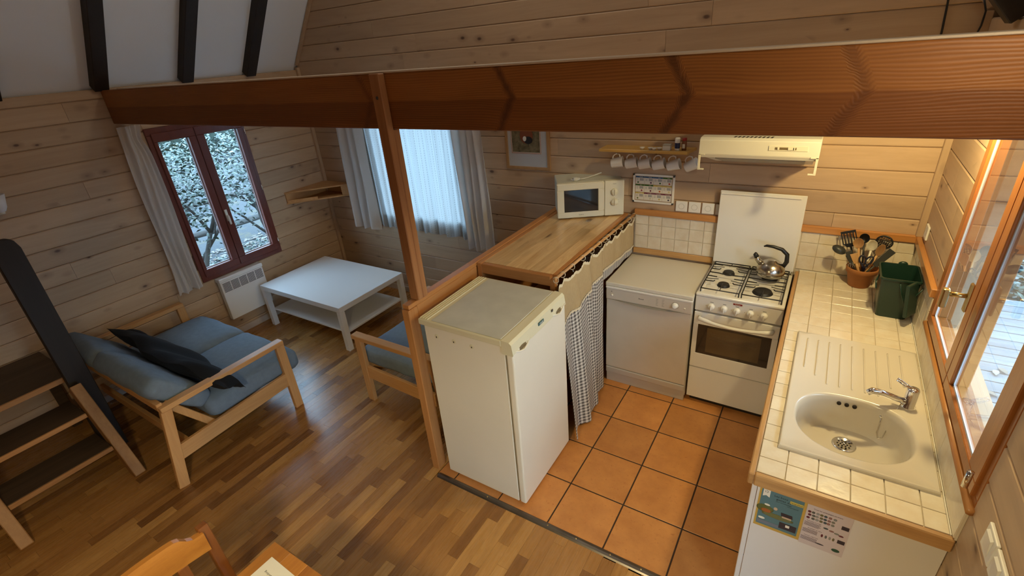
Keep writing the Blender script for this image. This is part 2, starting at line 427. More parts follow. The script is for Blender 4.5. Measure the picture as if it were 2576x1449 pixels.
def vis(sx):
    c = Vector(((sx[0]+sx[1])/2, (sx[2]+sx[3])/2, 0)); d = c-CAM; z = d.dot(ff)
    if z < .3: return -1
    u, v = d.dot(rr)/z*1226, d.dot(uu)/z*1226
    if abs(u) > 1350 or abs(v) > 790: return -1
    return (sx[3]-sx[2])*(sx[1]-sx[0])*CAM.z/d.length**3
strips.sort(key=vis, reverse=True)
def strip_tone(): 
    t = rnd.random(); return t if t > .12 or rnd.random() < .5 else rnd.random()
def sbox(b, s): b.box(s[0]+.0003, s[1]-.0003, s[2]+.0004, s[3]-.0004, -.011, 0)
for s in strips[:300]:
    b = B(); sbox(b, s); b.obj('parquet_strip', PARQ, floor, tone=strip_tone())
b = B(); tl = []
for s in strips[300:]:
    sbox(b, s); tl += [strip_tone()]*6
b.obj('parquet_strips', PARQ, floor, tone=tl, kind='stuff')
# the narrow strip of floor further back, out of frame
B().box(XL, 0, YN, -4.82, -.011, 0).obj('parquet_border', PARQ, floor, tone=.5)
# terracotta tiles
q = NT('terracotta'); co = q.coord(); tn = q.tone(); n1 = q.noise(co, 7, 4, .6); n2 = q.noise(co, 45, 3, .7)
c = q.mix(q.ramp(n1, .3, .72), (.50, .20, .055), (.66, .29, .085)); c = q.mix(q.ramp(n2, .58, .75), c, (.46, .165, .045))
bl = q.n('ShaderNodeCombineXYZ'); br = q.math('ADD', .88, q.math('MULTIPLY', tn, .2)); [q.set(bl, str(i), br) for i in range(3)]
q.base(q.mix(1.0, c, bl.outputs[0], 'MULTIPLY')); q.p.inputs['Roughness'].default_value = .42; q.bump(n1, .25, .004); TERRA = q.m
B().box(-2.285, 0, -1.9, 0, -.012, -.0035).obj('grout', pbr('dark_grout', (.055, .032, .02), .9), floor)
GX = [-1.513+k*.3246 for k in range(-3, 6)]; GY = [-.6085-k*.3246 for k in range(-2, 5)]
for i in range(len(GX)-1):
    for j in range(len(GY)-1):
        x0, x1 = max(GX[i], -2.285), min(GX[i+1], -.005); y1, y0 = min(GY[j], -.005), max(GY[j+1], -1.895)
        if x1-x0 < .03 or y1-y0 < .02: continue
        B().box(x0+.004, x1-.004, y0+.004, y1-.004, -.0034, 0, .0014).obj('floor_tile', TERRA, floor, tone=random.random())
# metal threshold strip
t = thing('threshold_strip', 'worn metal threshold strip with small screws between wood floor and terracotta tiles', 'trim', (-1.15, -1.905, 0))
B().prism([(-2.27, -1.925, 0), (-2.27, -1.918, .006), (-2.27, -1.905, .009), (-2.27, -1.892, .006), (-2.27, -1.885, 0)], (1.66, 0, 0)).obj('strip', pbr('worn_metal', (.22, .19, .16), .32, metal=.9, noise=.3), t, normals=True)
for xs in (-1.5, -1.33, -1.14, -.98, -1.9):
    B().lathe([(0, .0115), (.003, .011), (.005, .008)], (xs, -1.905, 0), 10).obj('screw', BRASS, t)

# big beam and post ------------------------------------------------
t = thing('ceiling_beam', 'massive reddish timber beam crossing the whole room above the kitchen', 'beam', (-2.6, -1.71, 2.06))
b = B(); n = 60
def bw(u, v):
    x = XL+.014+u*(-XL-.028)
    return (x, -1.75, 2.06+v*.245)
B().box(XL+.014, -.014, -1.75, -1.665, 2.06, 2.302, .004).obj('timber', None, t) if 0 else None
def beam_mat():
    q = NT('beam_face'); co = q.coord(); 
    low = q.noise(q.vscale(co, (.5, 1, 2.2)), 1.6, 3)
    # branch whorls: dark V-shaped scars at a few places along the beam
    sep = q.n('ShaderNodeSeparateXYZ'); q.set(sep, '0', co); X, Z = sep.outputs[0], sep.outputs[2]
    scar = None
    for xc in (1.63, .97, 2.1, .2):   # local x of scars (beam origin -2.6)
        dz = q.math('SUBTRACT', Z, .125)
        arm = q.math('ABSOLUTE', dz)
        d = q.math('ABSOLUTE', q.math('SUBTRACT', X, q.math('SUBTRACT', xc, q.math('MULTIPLY', arm, .55))))
        d = q.math('ADD', d, q.math('MULTIPLY', q.math('SUBTRACT', q.noise(co, 30, 3), .5), .03))
        k = q.math('MULTIPLY', q.ramp(d, .026, .004), 1.0 if xc in (1.63, .97) else .5)
        scar = k if scar is None else q.math('MAXIMUM', scar, k)
    wid = q.math('MULTIPLY', low, .5)
    v = q.n('ShaderNodeVectorMath', operation='ADD'); q.set(v, '0', q.vscale(co, (.06, 1, 1))); cc = q.n('ShaderNodeCombineXYZ'); q.set(cc, '2', q.math('ADD', q.math('MULTIPLY', low, .10), q.math('MULTIPLY', scar, .03))); q.set(v, '1', cc.outputs[0])
    wv = q.n('ShaderNodeTexWave', wave_type='BANDS', bands_direction='Z'); q.set(wv, 'Vector', v.outputs[0]); wv.inputs['Scale'].default_value = 34; wv.inputs['Distortion'].default_value = 1.6; wv.inputs['Detail'].default_value = 3; wv.inputs['Detail Scale'].default_value = 1.5
    f1 = q.noise(v.outputs[0], 60, 4, .6)
    f = q.math('ADD', q.math('MULTIPLY', wv.outputs['Fac'], .45), q.math('MULTIPLY', f1, .55))
    c = q.mix(q.ramp(f, .2, .85), (.205, .068, .014), (.32, .115, .026))
    c = q.mix(q.math('MULTIPLY', q.ramp(low, .45, .65), .35), c, (.46, .165, .04))
    up = q.ramp(q.math('ADD', Z, q.math('MULTIPLY', q.noise(co, 5, 2), .012)), .124, .130)   # upper half paler, lower darker: light from above painted into the colour
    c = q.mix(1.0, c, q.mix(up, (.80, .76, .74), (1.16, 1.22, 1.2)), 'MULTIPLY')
    c = q.mix(q.math('MULTIPLY', scar, .72), c, (.07, .018, .006))
    q.base(c); q.p.inputs['Roughness'].default_value = .5; q.bump(f, .35, .003); return q.m
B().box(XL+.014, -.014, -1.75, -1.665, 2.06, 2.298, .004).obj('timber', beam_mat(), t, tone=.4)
B().box(XL+.3, -.014, -1.752, -1.664, 2.2985, 2.306, .002).obj('top_strip', pbr('pale_strip', (.62, .50, .38), .5), t, label='thin pale strip along the top edge')
t = thing('timber_post', 'slender knotty timber post from half-wall up to the big beam', 'post', (-2.315, -1.755, 1.175))
b = B().box(-2.346, -2.284, -1.79, -1.7515, 1.176, 2.30, .004); b.box(-2.3459, -2.2841, -1.752, -1.715, 1.176, 2.058, .003)
b.obj('post_timber', wood('post_pine', (.32, .13, .045), (.46, .21, .075), 'Z', rough=.5, knots=.3, tvar=.1, coat=.1), t, tone=.3)
B().lathe([(0, .004), (.006, .003), (.008, 0)], (-2.315, -1.79, 2.2), 10, rot=Matrix.Rotation(PI/2, 4, 'X')).obj('bolt', DGREY, t)

# ================================================================== WINDOWS
GL = glass('window_glass', refl=1.5)
def casement(name, label, ax, a0, a1, z0, z1, mat_f, panes, frame_t=.05, din=.03, zsash=.05, gasket=None, lip=.012, gd=-.008, gk=.007):
    """ax 'L' wall at XL (room on +X), 'R' wall at 0 (room on -X), 'X' wall at Y=0 (room -Y). panes: list of (sash a0,a1,glass a0,a1)"""
    s = {'L': 1, 'R': -1, 'X': -1}[ax]; base = {'L': XL, 'R': 0, 'X': 0}[ax]
    e = bpy.data.objects.new(name, None); C.objects.link(e); e['kind'] = 'structure'; e['label'] = label
    OFF[e.name] = Vector((0, 0, 0))
    gkw = gk
    def bx(b, u0, u1, w0, w1, d0, d1, bev=.003):   # d along room direction
        lo, hi = sorted((base+s*d0, base+s*d1))
        if ax == 'X': b.box(u0, u1, lo, hi, w0, w1, bev)
        else: b.box(lo, hi, u0, u1, w0, w1, bev)
        return b
    ga = {'X': 'X'}.get(ax, 'Y')
    fr = B(); F = frame_t
    bx(fr, a0, a1, z0, z0+F, -.06, din); bx(fr, a0, a1, z1-F, z1, -.06, din)
    bx(fr, a0, a0+F*.8, z0+F, z1-F, -.06, din); bx(fr, a1-F*.8, a1, z0+F, z1-F, -.06, din)
    fr.obj('window_frame', mat_f('Z'), e, tone=.5)
    for (s0, s1, g0, g1) in panes:
        zb, zt = z0+F*.75, z1-F*.75; gb, gt = z0+F+zsash, z1-F-zsash
        sb = B()
        bx(sb, s0, s1, zb, gb, -.03, din+lip); bx(sb, s0, s1, gt, zt, -.03, din+lip)
        bx(sb, s0, g0, gb, gt, -.03, din+lip); bx(sb, g1, s1, gb, gt, -.03, din+lip)
        so = sb.obj('sash', mat_f('Z'), e, tone=.6)
        bx(B(), g0-.004, g1+.004, gb-.004, gt+.004, gd, gd+.006, 0).obj('pane', GL, so)
        if gasket:
            gk = B(); k = gkw
            bx(gk, g0, g1, gb, gb+k, gd+.006, gd+.010, 0); bx(gk, g0, g1, gt-k, gt, gd+.006, gd+.010, 0); bx(gk, g0, g0+k, gb, gt, gd+.006, gd+.010, 0); bx(gk, g1-k, g1, gb, gt, gd+.006, gd+.010, 0)
            gk.obj('seal', gasket, so)
    return e, bx
SEAL = pbr('pale_seal', (.5, .52, .56), .5)
w1, bx = casement('window_1', 'dark red casement window looking onto a shrub', 'L', -1.58, -.755, .63, 1.99, winw,
    [(-1.545, -1.208, -1.515, -1.268), (-1.204, -.79, -1.135, -.832)], .055, .03, .055, SEAL)
b = B(); b.box(XL+.042, XL+.05, -1.195, -1.170, 1.10, 1.21, .003); b.lathe([(0, .02), (.008, .018), (.010, 0)], (XL+.05, -1.183, 1.15), 12, rot=Matrix.Rotation(PI/2, 4, 'Y')); b.box(XL+.06, XL+.074, -1.192, -1.174, 1.07, 1.15, .004)
b.obj('window_handle', PLAST, w1)
for z in (.76, 1.31, 1.84):
    B().tube([(XL+.034, -.765, z-.025), (XL+.034, -.765, z+.025)], .007, 8).obj('hinge', CHROME, w1)
w2, bx = casement('window_2', 'bright window behind the white curtains', 'X', BWH[0], BWH[1], BWH[2], BWH[3], winw, [(-4.345, -3.275, -4.33, -3.29)], .03, .015, .012)
w3, bx = casement('window_3', 'orange-brown casement window above the sink, glass reflecting the kitchen', 'R', -1.955, -.76, 1.045, 2.2, winor,
    [(-1.338, -.79, -1.275, -.850), (-1.925, -1.342, -1.825, -1.405)], .035, .016, .038, SEAL, .010, .006, .010)
d1, bx = casement('door_1', 'glazed terrace door beside the light switches', 'R', DRH[0], DRH[1], 0.0, DRH[3], winor, [(-3.29, -2.49, -3.19, -2.59)], .04, .016, .10, SEAL, .010, .006, .010)
b = B(); b.box(-.052, -.042, -1.352, -1.325, 1.39, 1.50, .004); b.tube([(-.05, -1.338, 1.45), (-.10, -1.338, 1.45)], .009, 10)
b.box(-.122, -.10, -1.352, -1.325, 1.395, 1.47, .006, 2); b.obj('window_handle', BRASS, w3)
B().tube([(-.045, -1.925, 1.10), (-.045, -1.925, 1.16)], .009, 8).obj('hinge', CHROME, w3)
struct(B().tube([(-.022, -1.965, 1.045), (-.022, -.78, 1.045)], .013, 8).obj('trim_5', trimw('Y')))

# ================================================================== OUTSIDE
q = NT('garden_ground'); co = q.coord(); n1 = q.noise(co, 1.3, 3); n2 = q.noise(co, 14, 4, .7); n3 = q.noise(co, 60, 2, .6)
c = q.mix(q.ramp(n3, .35, .65), (.022, .023, .025), (.042, .044, .046)); c = q.mix(q.math('MULTIPLY', q.ramp(n1, .55, .6), q.ramp(n2, .4, .55)), c, (.06, .05, .03)); q.base(c); q.p.inputs['Roughness'].default_value = .9; q.bump(n2, .6, .03)
g = B().box(-60, 60, -60, 60, -.45, -.40).obj('gravel_ground', q.m); g['kind'] = 'structure'; g['label'] = 'pale gravel ground outside the windows'; g.name = 'ground'
LEAF = NT('leaf_green'); tn = LEAF.tone(); LEAF.base(LEAF.mix(tn, (.008, .020, .014), (.042, .064, .042))); LEAF.p.inputs['Roughness'].default_value = .35; LEAF = LEAF.m
DEAD = NT('dead_leaf'); tn = DEAD.tone(); DEAD.base(DEAD.mix(tn, (.07, .035, .015), (.22, .19, .15))); DEAD.p.inputs['Roughness'].default_value = .7; DEAD = DEAD.m
BARK = pbr('bark', (.05, .045, .04), .85, noise=.4, nscale=20, bump=.6, bscale=30)
OLDW = wood('weathered_wood', (.05, .045, .04), (.10, .095, .09), 'Y', rough=.8)
def leaves(b, pts, size, rnd, tones, flat=0.0):
    for p in pts:
        a = rnd.uniform(0, 2*PI); tilt = rnd.uniform(-.9, .9)*(1-flat); tl2 = rnd.uniform(-.7, .7)*(1-flat); s = size*rnd.uniform(.6, 1.25)
        m = Matrix.Translation(p) @ Euler((tilt, tl2, a)).to_matrix().to_4x4()
        P = [m @ Vector(v)*1 for v in ((-s, 0, 0), (-s*.3, s*.42, .12*s), (s*.45, s*.36, .1*s), (s, 0, -.12*s), (s*.45, -s*.36, .1*s), (-s*.3, -s*.42, .12*s))]
        vs_ = [b.bm.verts.new(v) for v in P]
        b.bm.faces.new((vs_[0], vs_[1], vs_[5])); b.bm.faces.new((vs_[1], vs_[2], vs_[4], vs_[5])); b.bm.faces.new((vs_[2], vs_[3], vs_[4])); t_ = rnd.random()
        tones += [t_]*3
rnd = random.Random(5)
def branch(b, p, d, L, r, depth, tips):
    pts = [Vector(p)]; dd = Vector(d).normalized(); n = 5
    for i in range(n):
        dd = (dd+Vector((rnd.uniform(-.22, .22), rnd.uniform(-.22, .22), rnd.uniform(-.05, .15)))).normalized(); pts.append(pts[-1]+dd*L/n)
    b.tube(pts, [r*(1-.5*i/n) for i in range(n+1)], 6)
    tips.append(pts[-1]); tips.append(pts[-2])
    if depth:
        for k in range(3 if depth > 1 else 2):
            i = rnd.randint(2, n); e = Vector((rnd.uniform(-1, 1), rnd.uniform(-1, 1), rnd.uniform(.1, .9)))
            branch(b, pts[i], dd*.7+e*.8, L*.65, r*.5, depth-1, tips)
def shrub(name, label, x, y, h, lean, nl, spread, seed, bb):
    global rnd
    rnd = random.Random(seed)
    t = thing(name, label, 'shrub', (x, y, -.4), 'shrubs outside the left window')
    b = B(); tips = []
    for l in lean: branch(b, (x, y, -.42), l, h*.44, .045, 2, tips)
    for v in b.bm.verts: v.co.x = max(bb[0], min(bb[1], v.co.x)); v.co.y = max(bb[2], min(bb[3], v.co.y)); v.co.z = min(v.co.z, 1.9)
    b.obj('branches', BARK, t)
    b = B(); tones = []; pts = []
    for i in range(nl):
        tp = rnd.choice(tips); p = tp+Vector((rnd.gauss(0, spread), rnd.gauss(0, spread), rnd.gauss(.05, spread*.7)))
        if p.x > XL-.35 or p.z > 1.72-.14*(-7-p.x) : continue
        if p.z < .80 and rnd.random() < .88: continue
        if not (bb[0] < p.x < bb[1] and bb[2] < p.y < bb[3]): continue
        pts.append(p)
    leaves(b, pts, .036, rnd, tones); b.obj('foliage', LEAF, t, tone=tones, kind='stuff')
YR = lambda a, b_, c_, d: (a, b_, c_, d)
SHR = [('leafy green shrub with forked grey stems close outside the left window, on the camera side', -7.0, -1.0, 2.5, 4600, .30, 21, (-7.9, -5.6, -3, -.32)),
       ('leafy green shrub close outside the left window, on the far side', -7.0, .45, 2.5, 4600, .30, 22, (-7.9, -5.6, -.28, 3)),
       ('leafy green shrub behind the fence rails, seen through the left sash', -8.7, -.35, 2.6, 4600, .38, 33, (-10, -8.1, -3, .42)),
       ('leafy green shrub behind the fence rails, seen through the right sash', -8.7, 1.35, 2.6, 4600, .38, 45, (-10, -8.1, .46, 4))]
for lb, x, y, h, nl, sp_, sd, bb in SHR: shrub('garden_shrub', lb, x, y, h, [(.05, .4, 1), (-.1, -.4, 1), (.05, .02, 1.1)], nl, sp_, sd, bb)
t = thing('garden_fence', 'weathered post-and-rail fence behind the shrubs outside the left window', 'fence', (-8, 0, -.4))
for z, dz in ((.74, -.12), (.30, -.08)):
    B().tube([(-8, -3.2, z+.3*.12), (-8, -1.5, z+.05), (-8, 0, z-.02+dz*.2), (-8, 3, z+dz)], .045, 7).obj('rail', OLDW, t)
for y in (-2.4, 2.2): B().tube([(-8, y, -.40), (-8, y, .95)], .04, 8).obj('post', OLDW, t)
rnd = random.Random(9)
b = B(); tones = []; leaves(b, [Vector((rnd.uniform(-9.2, -5.6), rnd.uniform(-3, 3), -.385)) for i in range(3000)], .05, rnd, tones, .7); b.obj('leaf_litter', DEAD, g, tone=tones, kind='stuff')
b = B(); tones = []; leaves(b, [Vector((rnd.uniform(-8.6, -6.2), rnd.uniform(-2.4, 2.4), rnd.uniform(-.38, -.2))) for i in range(2600)], .045, rnd, tones, .3); b.obj('low_plants', LEAF, g, tone=tones, kind='stuff')
# terrace outside the right window
dk = struct(B().box(.14, 4.2, -4, 2.3, -.4, -.14).obj('terrace', DARK)); dk['label'] = 'weathered terrace outside the sink window'
y = -4
DK = wood('deck_wood', (.075, .075, .08), (.135, .135, .14), 'X', rough=.7, tvar=.3, bump=.4)
while y < 2.25:
    B().box(.14, 4.2, y+.004, y+.136, -.139, -.10, .003).obj('deck_plank', DK, dk); y += .14
rnd = random.Random(3)
for i in range(34):
    b = B(); tones = []; leaves(b, [Vector((rnd.uniform(.35, 1.9), rnd.uniform(.2, 2.2)**1.0, -.088))], .06, rnd, tones, .85)
    o = b.obj('fallen_leaf', DEAD, None, tone=tones); tag(o, 'pale dead leaf lying on the grey terrace boards', 'leaf', 'dead leaves on the terrace')
b = B(); tones = []; leaves(b, [Vector((rnd.uniform(.2, 6), rnd.uniform(2.35, 6), rnd.uniform(-.35, -.02))) for i in range(9000)], .06, rnd, tones, .3); o = b.obj('ivy_ground_cover', LEAF, None, tone=tones, kind='stuff'); tag(o, 'dense green ivy and leaves beyond the terrace', 'ivy')
# hedge behind the back window so that the view there is garden too
b = B().box(-60, 60, 14, 16, -.4, 2.2); o = struct(b.obj('hedge_backdrop', pbr('far_green', (.02, .035, .022), .9, noise=.5, nscale=2))); o['label'] = 'far garden hedge'
b = B().box(-22, -20, -30, 30, -.4, 1.1); o = struct(b.obj('hedge_side', pbr('far_green', (.02, .035, .022), .9, noise=.5, nscale=2))); o['label'] = 'far garden hedge'

# ================================================================== CURTAINS
def folds(n, amp, ph=0, irregular=.35):
    return lambda u: amp*(math.sin(u*n*2*PI+ph)+irregular*math.sin(u*n*.61*2*PI+1.7+ph)+irregular*.6*math.sin(u*n*1.83*2*PI+ph*2))
COTTON = cloth('cotton_curtain', (.80, .77, .74), .42, 0)
SHEER = cloth('sheer_curtain', (.50, .51, .50), .42, .02, (44, 60))
def curtain(name, label, fn, nu, nv, mat, base, gap=None, cat='curtain', group=None):
    t = thing(name, label, cat, base, group)
    b = B().grid(nu, nv, fn); b.obj('fabric', mat, t); return t
fl = folds(4.2, .018, .4)
def f(u, v):   # v 0 bottom .. 1 top
    y0 = -1.825+(-1.775+1.825)*v; y1 = -1.612+.012*v
    pinch = 1-.15*math.exp(-((v-.93)/.05)**2)
    return (XL+.075+fl(u)*(1-.4*v)+.012*math.sin(v*5+u*9), y0+(y1-y0)*u*pinch+.008*math.sin(v*7+u*4), .625+1.41*v+(.012*math.sin(u*13) if v < .05 else 0))
t = curtain('left_curtain', 'pinkish-white cotton curtain bunched at the left side of the dark red window', f, 64, 40, COTTON, (XL+.07, -1.7, .625))
t.name = 'window_curtain'
hb = B().grid(40, 10, lambda u, v: (XL+.098+fl(u)*.8+.012*math.sin(u*22), -1.79+.19*u, 1.92+.10*v+.012*math.sin(u*9))); hb.obj('heading', COTTON, t)
B().tube([(XL+.07, -1.86, 2.04), (XL+.07, -.62, 2.04)], .010, 8).obj('curtain_rod', PLAST, t)
# back window: sheer + two heavy curtains
fs = folds(13, .014, .2, .5)
f = lambda u, v: (-4.43+1.24*u, -.075+fs(u)*(.75+.25*(1-v))+.01*math.sin(u*31+v*2), .775+1.3*v+(.010*math.sin(u*47) if v < .04 else 0)-.0*u)
t = curtain('sheer_curtain', 'sheer white net curtain glowing with daylight in the back window', f, 260, 16, SHEER, (-3.8, -.08, .77))
f2 = folds(3.1, .028, 1)
f = lambda u, v: ((-4.79+.06*v)+((-4.395+.03*v)-(-4.79+.06*v))*u+.006*math.sin(v*8+u*7), -.125+f2(u)*(.6+.5*(1-v)), .748+1.33*v+(.012*math.sin(u*11) if v < .04 else 0))
t = curtain('window_curtain', 'long off-white curtain at the left side of the bright back window', f, 60, 24, COTTON, (-4.6, -.12, .75), group='curtains of the back window')
f3 = folds(4.4, .026, 2.1)
f = lambda u, v: ((-3.235-.06*v)+((-2.925-.035*v)-(-3.235-.06*v))*u+.006*math.sin(v*6+u*7), -.13+f3(u)*(.6+.5*(1-v)), .70+1.38*v+.03*u+(.012*math.sin(u*12) if v < .04 else 0))
t = curtain('window_curtain', 'long off-white curtain at the right side of the bright back window', f, 60, 24, COTTON, (-3.1, -.12, .72), group='curtains of the back window')
t = thing('curtain_pole', 'curtain pole above the back window', 'pole', (-3.9, -.1, 2.1)); B().tube([(-4.95, -.11, 2.09), (-2.85, -.11, 2.09)], .012, 8).obj('pole', pine('X'), t)
for x in (-4.93, -2.87): B().box(x-.01, x+.01, -.11, -.012, 2.08, 2.1, .002).obj('bracket', pine('X'), t)

# ================================================================== LIVING AREA
# radiator
t = thing('wall_radiator', 'white electric panel heater on the wall under the dark red window', 'radiator', (XL+.05, -1.26, .19))
b = B().box(XL+.03, XL+.085, -1.475, -1.04, .195, .585, .006, 2); b.obj('body', pbr('heater_white', (.82, .82, .82), .4), t)
b = B().box(XL+.014, XL+.092, -1.48, -1.035, .585, .622, .008, 2); b.obj('top_cap', pbr('heater_white', (.82, .82, .82), .4), t)
gb = B(); sb = B()
for i in range(5):
    y0 = -1.462+i*.082
    for k in range(9):
        gb.box(XL+.0845, XL+.0865, y0+.004, y0+.078, .482+k*.0105, .487+k*.0105)
gb.obj('grille_slots', BLACK, t, kind='stuff')
for i in range(5):
    for y in (-1.462+i*.082,):
        sb.box(XL+.084, XL+.088, y, y+.003, .475, .58)
sb.obj('grille_bars', PLAST, t)
# coffee table
t = thing('coffee_table', 'low white square-edged coffee table with a lower shelf in the corner', 'coffee table', (-4.49, -.77, 0))
X0, X1, Y0, Y1 = -5.07, -3.91, -1.17, -.375
B().box(X0, X1, Y0, Y1, .395, .445, .002).obj('tabletop', LACK, t)
for x in (X0, X1-.05):
    for y in (Y0, Y1-.05): B().box(x, x+.05, y, y+.05, 0, .395, .002).obj('leg', LACK, t)
B().box(X0+.03, X1-.03, Y0+.05, Y1-.05, .155, .175, .002).obj('shelf', LACK, t)
# corner shelf
t = thing('corner_shelf', 'small triangular pine shelf box in the back left corner between the windows', 'shelf', (-5.0, -.2, 1.06))
P = [(XL+.016, -.02), (-4.775, -.02), (XL+.016, -.545)]
for z, n in ((1.175, 'top_board'), (1.065, 'bottom_board')):
    B().prism([(x, y, z) for x, y in P], (0, 0, .014)).obj(n, pine('X'), t, normals=True)
B().box(XL+.016, XL+.03, -.54, -.02, 1.079, 1.175).obj('side_board', pine('Y'), t)
B().box(XL+.03, -4.78, -.034, -.02, 1.079, 1.175).obj('back_board', pine('X'), t)
b = B(); b.beam((XL+.02, -.535, 1.09), (-5.02, -.31, 1.09), .012, .03); b.obj('front_lip', pine('X'), t)
b = B(); b.beam((-4.79, -.03, 1.127), (-4.87, -.11, 1.127), .012, .10); b.obj('end_block', pine('X'), t)
# sofa
FAB = pbr('grey_blue_fabric', (.19, .25, .32), .95, bump=.5, bscale=300, noise=.12, nscale=30)
t = thing('two_seat_sofa', 'low pine-framed two-seat sofa with grey-blue futon cushions against the left wall', 'sofa', (-4.4, -2.25, 0))
PN = pine
for k, xx in enumerate((-3.69, -5.10)):
    yb, yf = -2.66, -1.85
    B().beam((xx, yf-.005, .572), (xx, yb-.03, .572), .062, .034, bev=.003).obj('armrest', PN('Y'), t)
    B().beam((xx, yf-.03, 0), (xx, yf-.03, .556), .034, .062, up=(0, 1, 0), bev=.003).obj('leg', PN('Z'), t)
    B().beam((xx, yb-.09, 0), (xx, yb+.0, .556), .034, .062, up=(0, 1, 0), bev=.003).obj('leg', PN('Z'), t)
    B().beam((xx, yf-.055, .265), (xx, yb-.04, .235), .026, .105, bev=.003).obj('side_rail', PN('Y'), t)
B().beam((-5.08, -1.9, .27), (-3.71, -1.9, .27), .028, .085, bev=.003).obj('front_rail', PN('X'), t)
B().beam((-5.08, -2.6, .20), (-3.71, -2.6, .20), .028, .07, bev=.003).obj('back_rail', PN('X'), t)
B().beam((-5.10, -2.675, .580), (-3.70, -2.675, .580), .034, .05, bev=.003).obj('backrest_rail', PN('X'), t)
B().beam((-3.735, -2.64, .57), (-3.735, -2.42, .235), .028, .045, up=(0, 1, 1), bev=.003).obj('backrest_upright', PN('Z'), t)
B().beam((-5.06, -2.64, .57), (-5.06, -2.42, .235), .028, .045, up=(0, 1, 1), bev=.003).obj('backrest_upright', PN('Z'), t)
for (x0, x1) in ((-5.06, -4.40), (-4.40, -3.715)):
    B().cushion(x0, x1, -2.44, -1.735, .275, .435, .04, 12).obj('seat_cushion', FAB, t)
for i, (x0, x1) in enumerate(((-5.05, -4.46), (-4.47, -3.74))):
    hx = (x1-x0)/2
    m = Matrix.Translation(((x0+x1)/2, -2.545, .565)) @ Matrix.Rotation(math.radians(132), 4, 'X') @ Matrix.Rotation((.04, -.05)[i], 4, 'Z')
    B().cushion(-hx, hx, -.20, .21, -.075, .065, .02, 12, m).obj('back_cushion', FAB, t)
# black throw pillow
t = thing('throw_pillow', 'flat black cushion leaning on the grey-blue sofa back', 'cushion', (-4.25, -2.33, .5))
b = B()
def pil(u, v, s):
    a, c = (u-.5)*2, (v-.5)*2
    th = (.052*((1-a**4)*(1-c**4))**.6)*s
    wd = .125*(1-.22*abs(a)**3)+.022*math.sin(a*4+1)
    L = Vector((a*.70*(1-.04*(1-c*c)), c*wd, th+.014*math.sin(a*6+c*2)+.010*math.sin(a*13+c*5)))
    m = Matrix.Translation((-4.25, -2.335, .575)) @ Matrix.Rotation(.05, 4, 'Z') @ Matrix.Rotation(.085, 4, 'Y') @ Matrix.Rotation(math.radians(142), 4, 'X')
    return m @ L
b.grid(40, 14, lambda u, v: pil(u, v, 1)); b.grid(40, 14, lambda u, v: pil(1-u, v, -1))
b.obj('cover', pbr('black_velvet', (.004, .006, .010), .95, bump=.4, bscale=60), t)
# armchair behind the half-wall
t = thing('armchair', 'pine-framed armchair with grey-blue cushion partly behind the half-wall', 'armchair', (-2.8, -1.2, 0))
for ya in (-1.555, -.75):
    B().beam((-3.25, ya, .572), (-2.48, ya, .572), .062, .034, bev=.003).obj('armrest', PN('X'), t)
    B().beam((-3.21, ya, 0), (-3.21, ya, .556), .034, .062, up=(1, 0, 0), bev=.003).obj('leg', PN('Z'), t)
    B().beam((-2.44, ya, 0), (-2.52, ya, .556), .034, .062, up=(1, 0, 0), bev=.003).obj('leg', PN('Z'), t)
    B().beam((-3.18, ya, .27), (-2.53, ya, .235), .026, .105, bev=.003).obj('side_rail', PN('X'), t)
B().beam((-3.17, -1.54, .27), (-3.17, -.77, .27), .028, .085, bev=.003).obj('front_rail', PN('Y'), t)
B().beam((-2.56, -1.54, .22), (-2.56, -.77, .22), .028, .07, bev=.003).obj('back_rail', PN('Y'), t)
B().beam((-2.47, -1.54, .62), (-2.47, -.77, .62), .03, .05, bev=.003).obj('backrest_rail', PN('Y'), t)
B().cushion(-3.27, -2.58, -1.525, -.78, .30, .44, .035, 12).obj('seat_cushion', FAB, t)
m = Matrix.Translation((-2.60, -1.15, .56)) @ Matrix.Rotation(PI/2, 4, 'Z') @ Matrix.Rotation(math.radians(-112), 4, 'X')
B().cushion(-.36, .36, -.20, .22, -.06, .06, .03, 10, m).obj('back_cushion', FAB, t)
# steps unit on the left
DKW = wood('dark_tread', (.035, .020, .010), (.085, .05, .026), 'Y', rough=.6, tvar=.3)
STP = wood('step_pine', (.30, .14, .05), (.42, .22, .085), 'Z', rough=.55, tvar=.2)
t = thing('wooden_steps', 'dark wooden steps with pale front edges rising towards the left wall', 'steps', (-4.3, -3.1, 0))
for yy in (-2.845, -3.44):
    B().beam((-4.075, yy, 0), (-4.47, yy, .59), .062, .10, up=(1, 0, .67), bev=.004).obj('stringer', STP, t)
for (x0, x1, z) in ((-4.44, -4.17, .235), (-4.64, -4.36, .435)):
    B().box(x0, x1-.014, -3.405, -2.88, z-.03, z, .002).obj('tread', DKW, t)
    B().box(x1-.014, x1, -3.405, -2.88, z-.03, z, .002).obj('nosing', wood('nosing_pine', (.36, .16, .05), (.5, .25, .09), 'Y'), t)
B().box(-5.20, -4.60, -3.62, -2.80, .595, .63, .002).obj('landing_board', DKW, t)
B().box(-4.60, -4.585, -3.62, -2.80, .595, .63, .002).obj('nosing', wood('nosing_pine', (.36, .16, .05), (.5, .25, .09), 'Y'), t)
for y in (-2.84, -3.58):
    for x in (-5.15,): B().box(x, x+.05, y-.03, y+.03, 0, .595, .003).obj('support_leg', DKW, t)
b = B(); b.prism([(-4.505, -2.865, 0), (-4.505, -2.735, 0), (-4.505, -2.725, 1.52), (-4.505, -2.74, 1.57), (-4.505, -2.765, 1.585), (-4.505, -2.82, 1.59), (-4.505, -2.845, 1.575), (-4.505, -2.855, 1.54)], (-.05, 0, 0), .004)
b.obj('newel_board', darkw('Z'), t, normals=True)
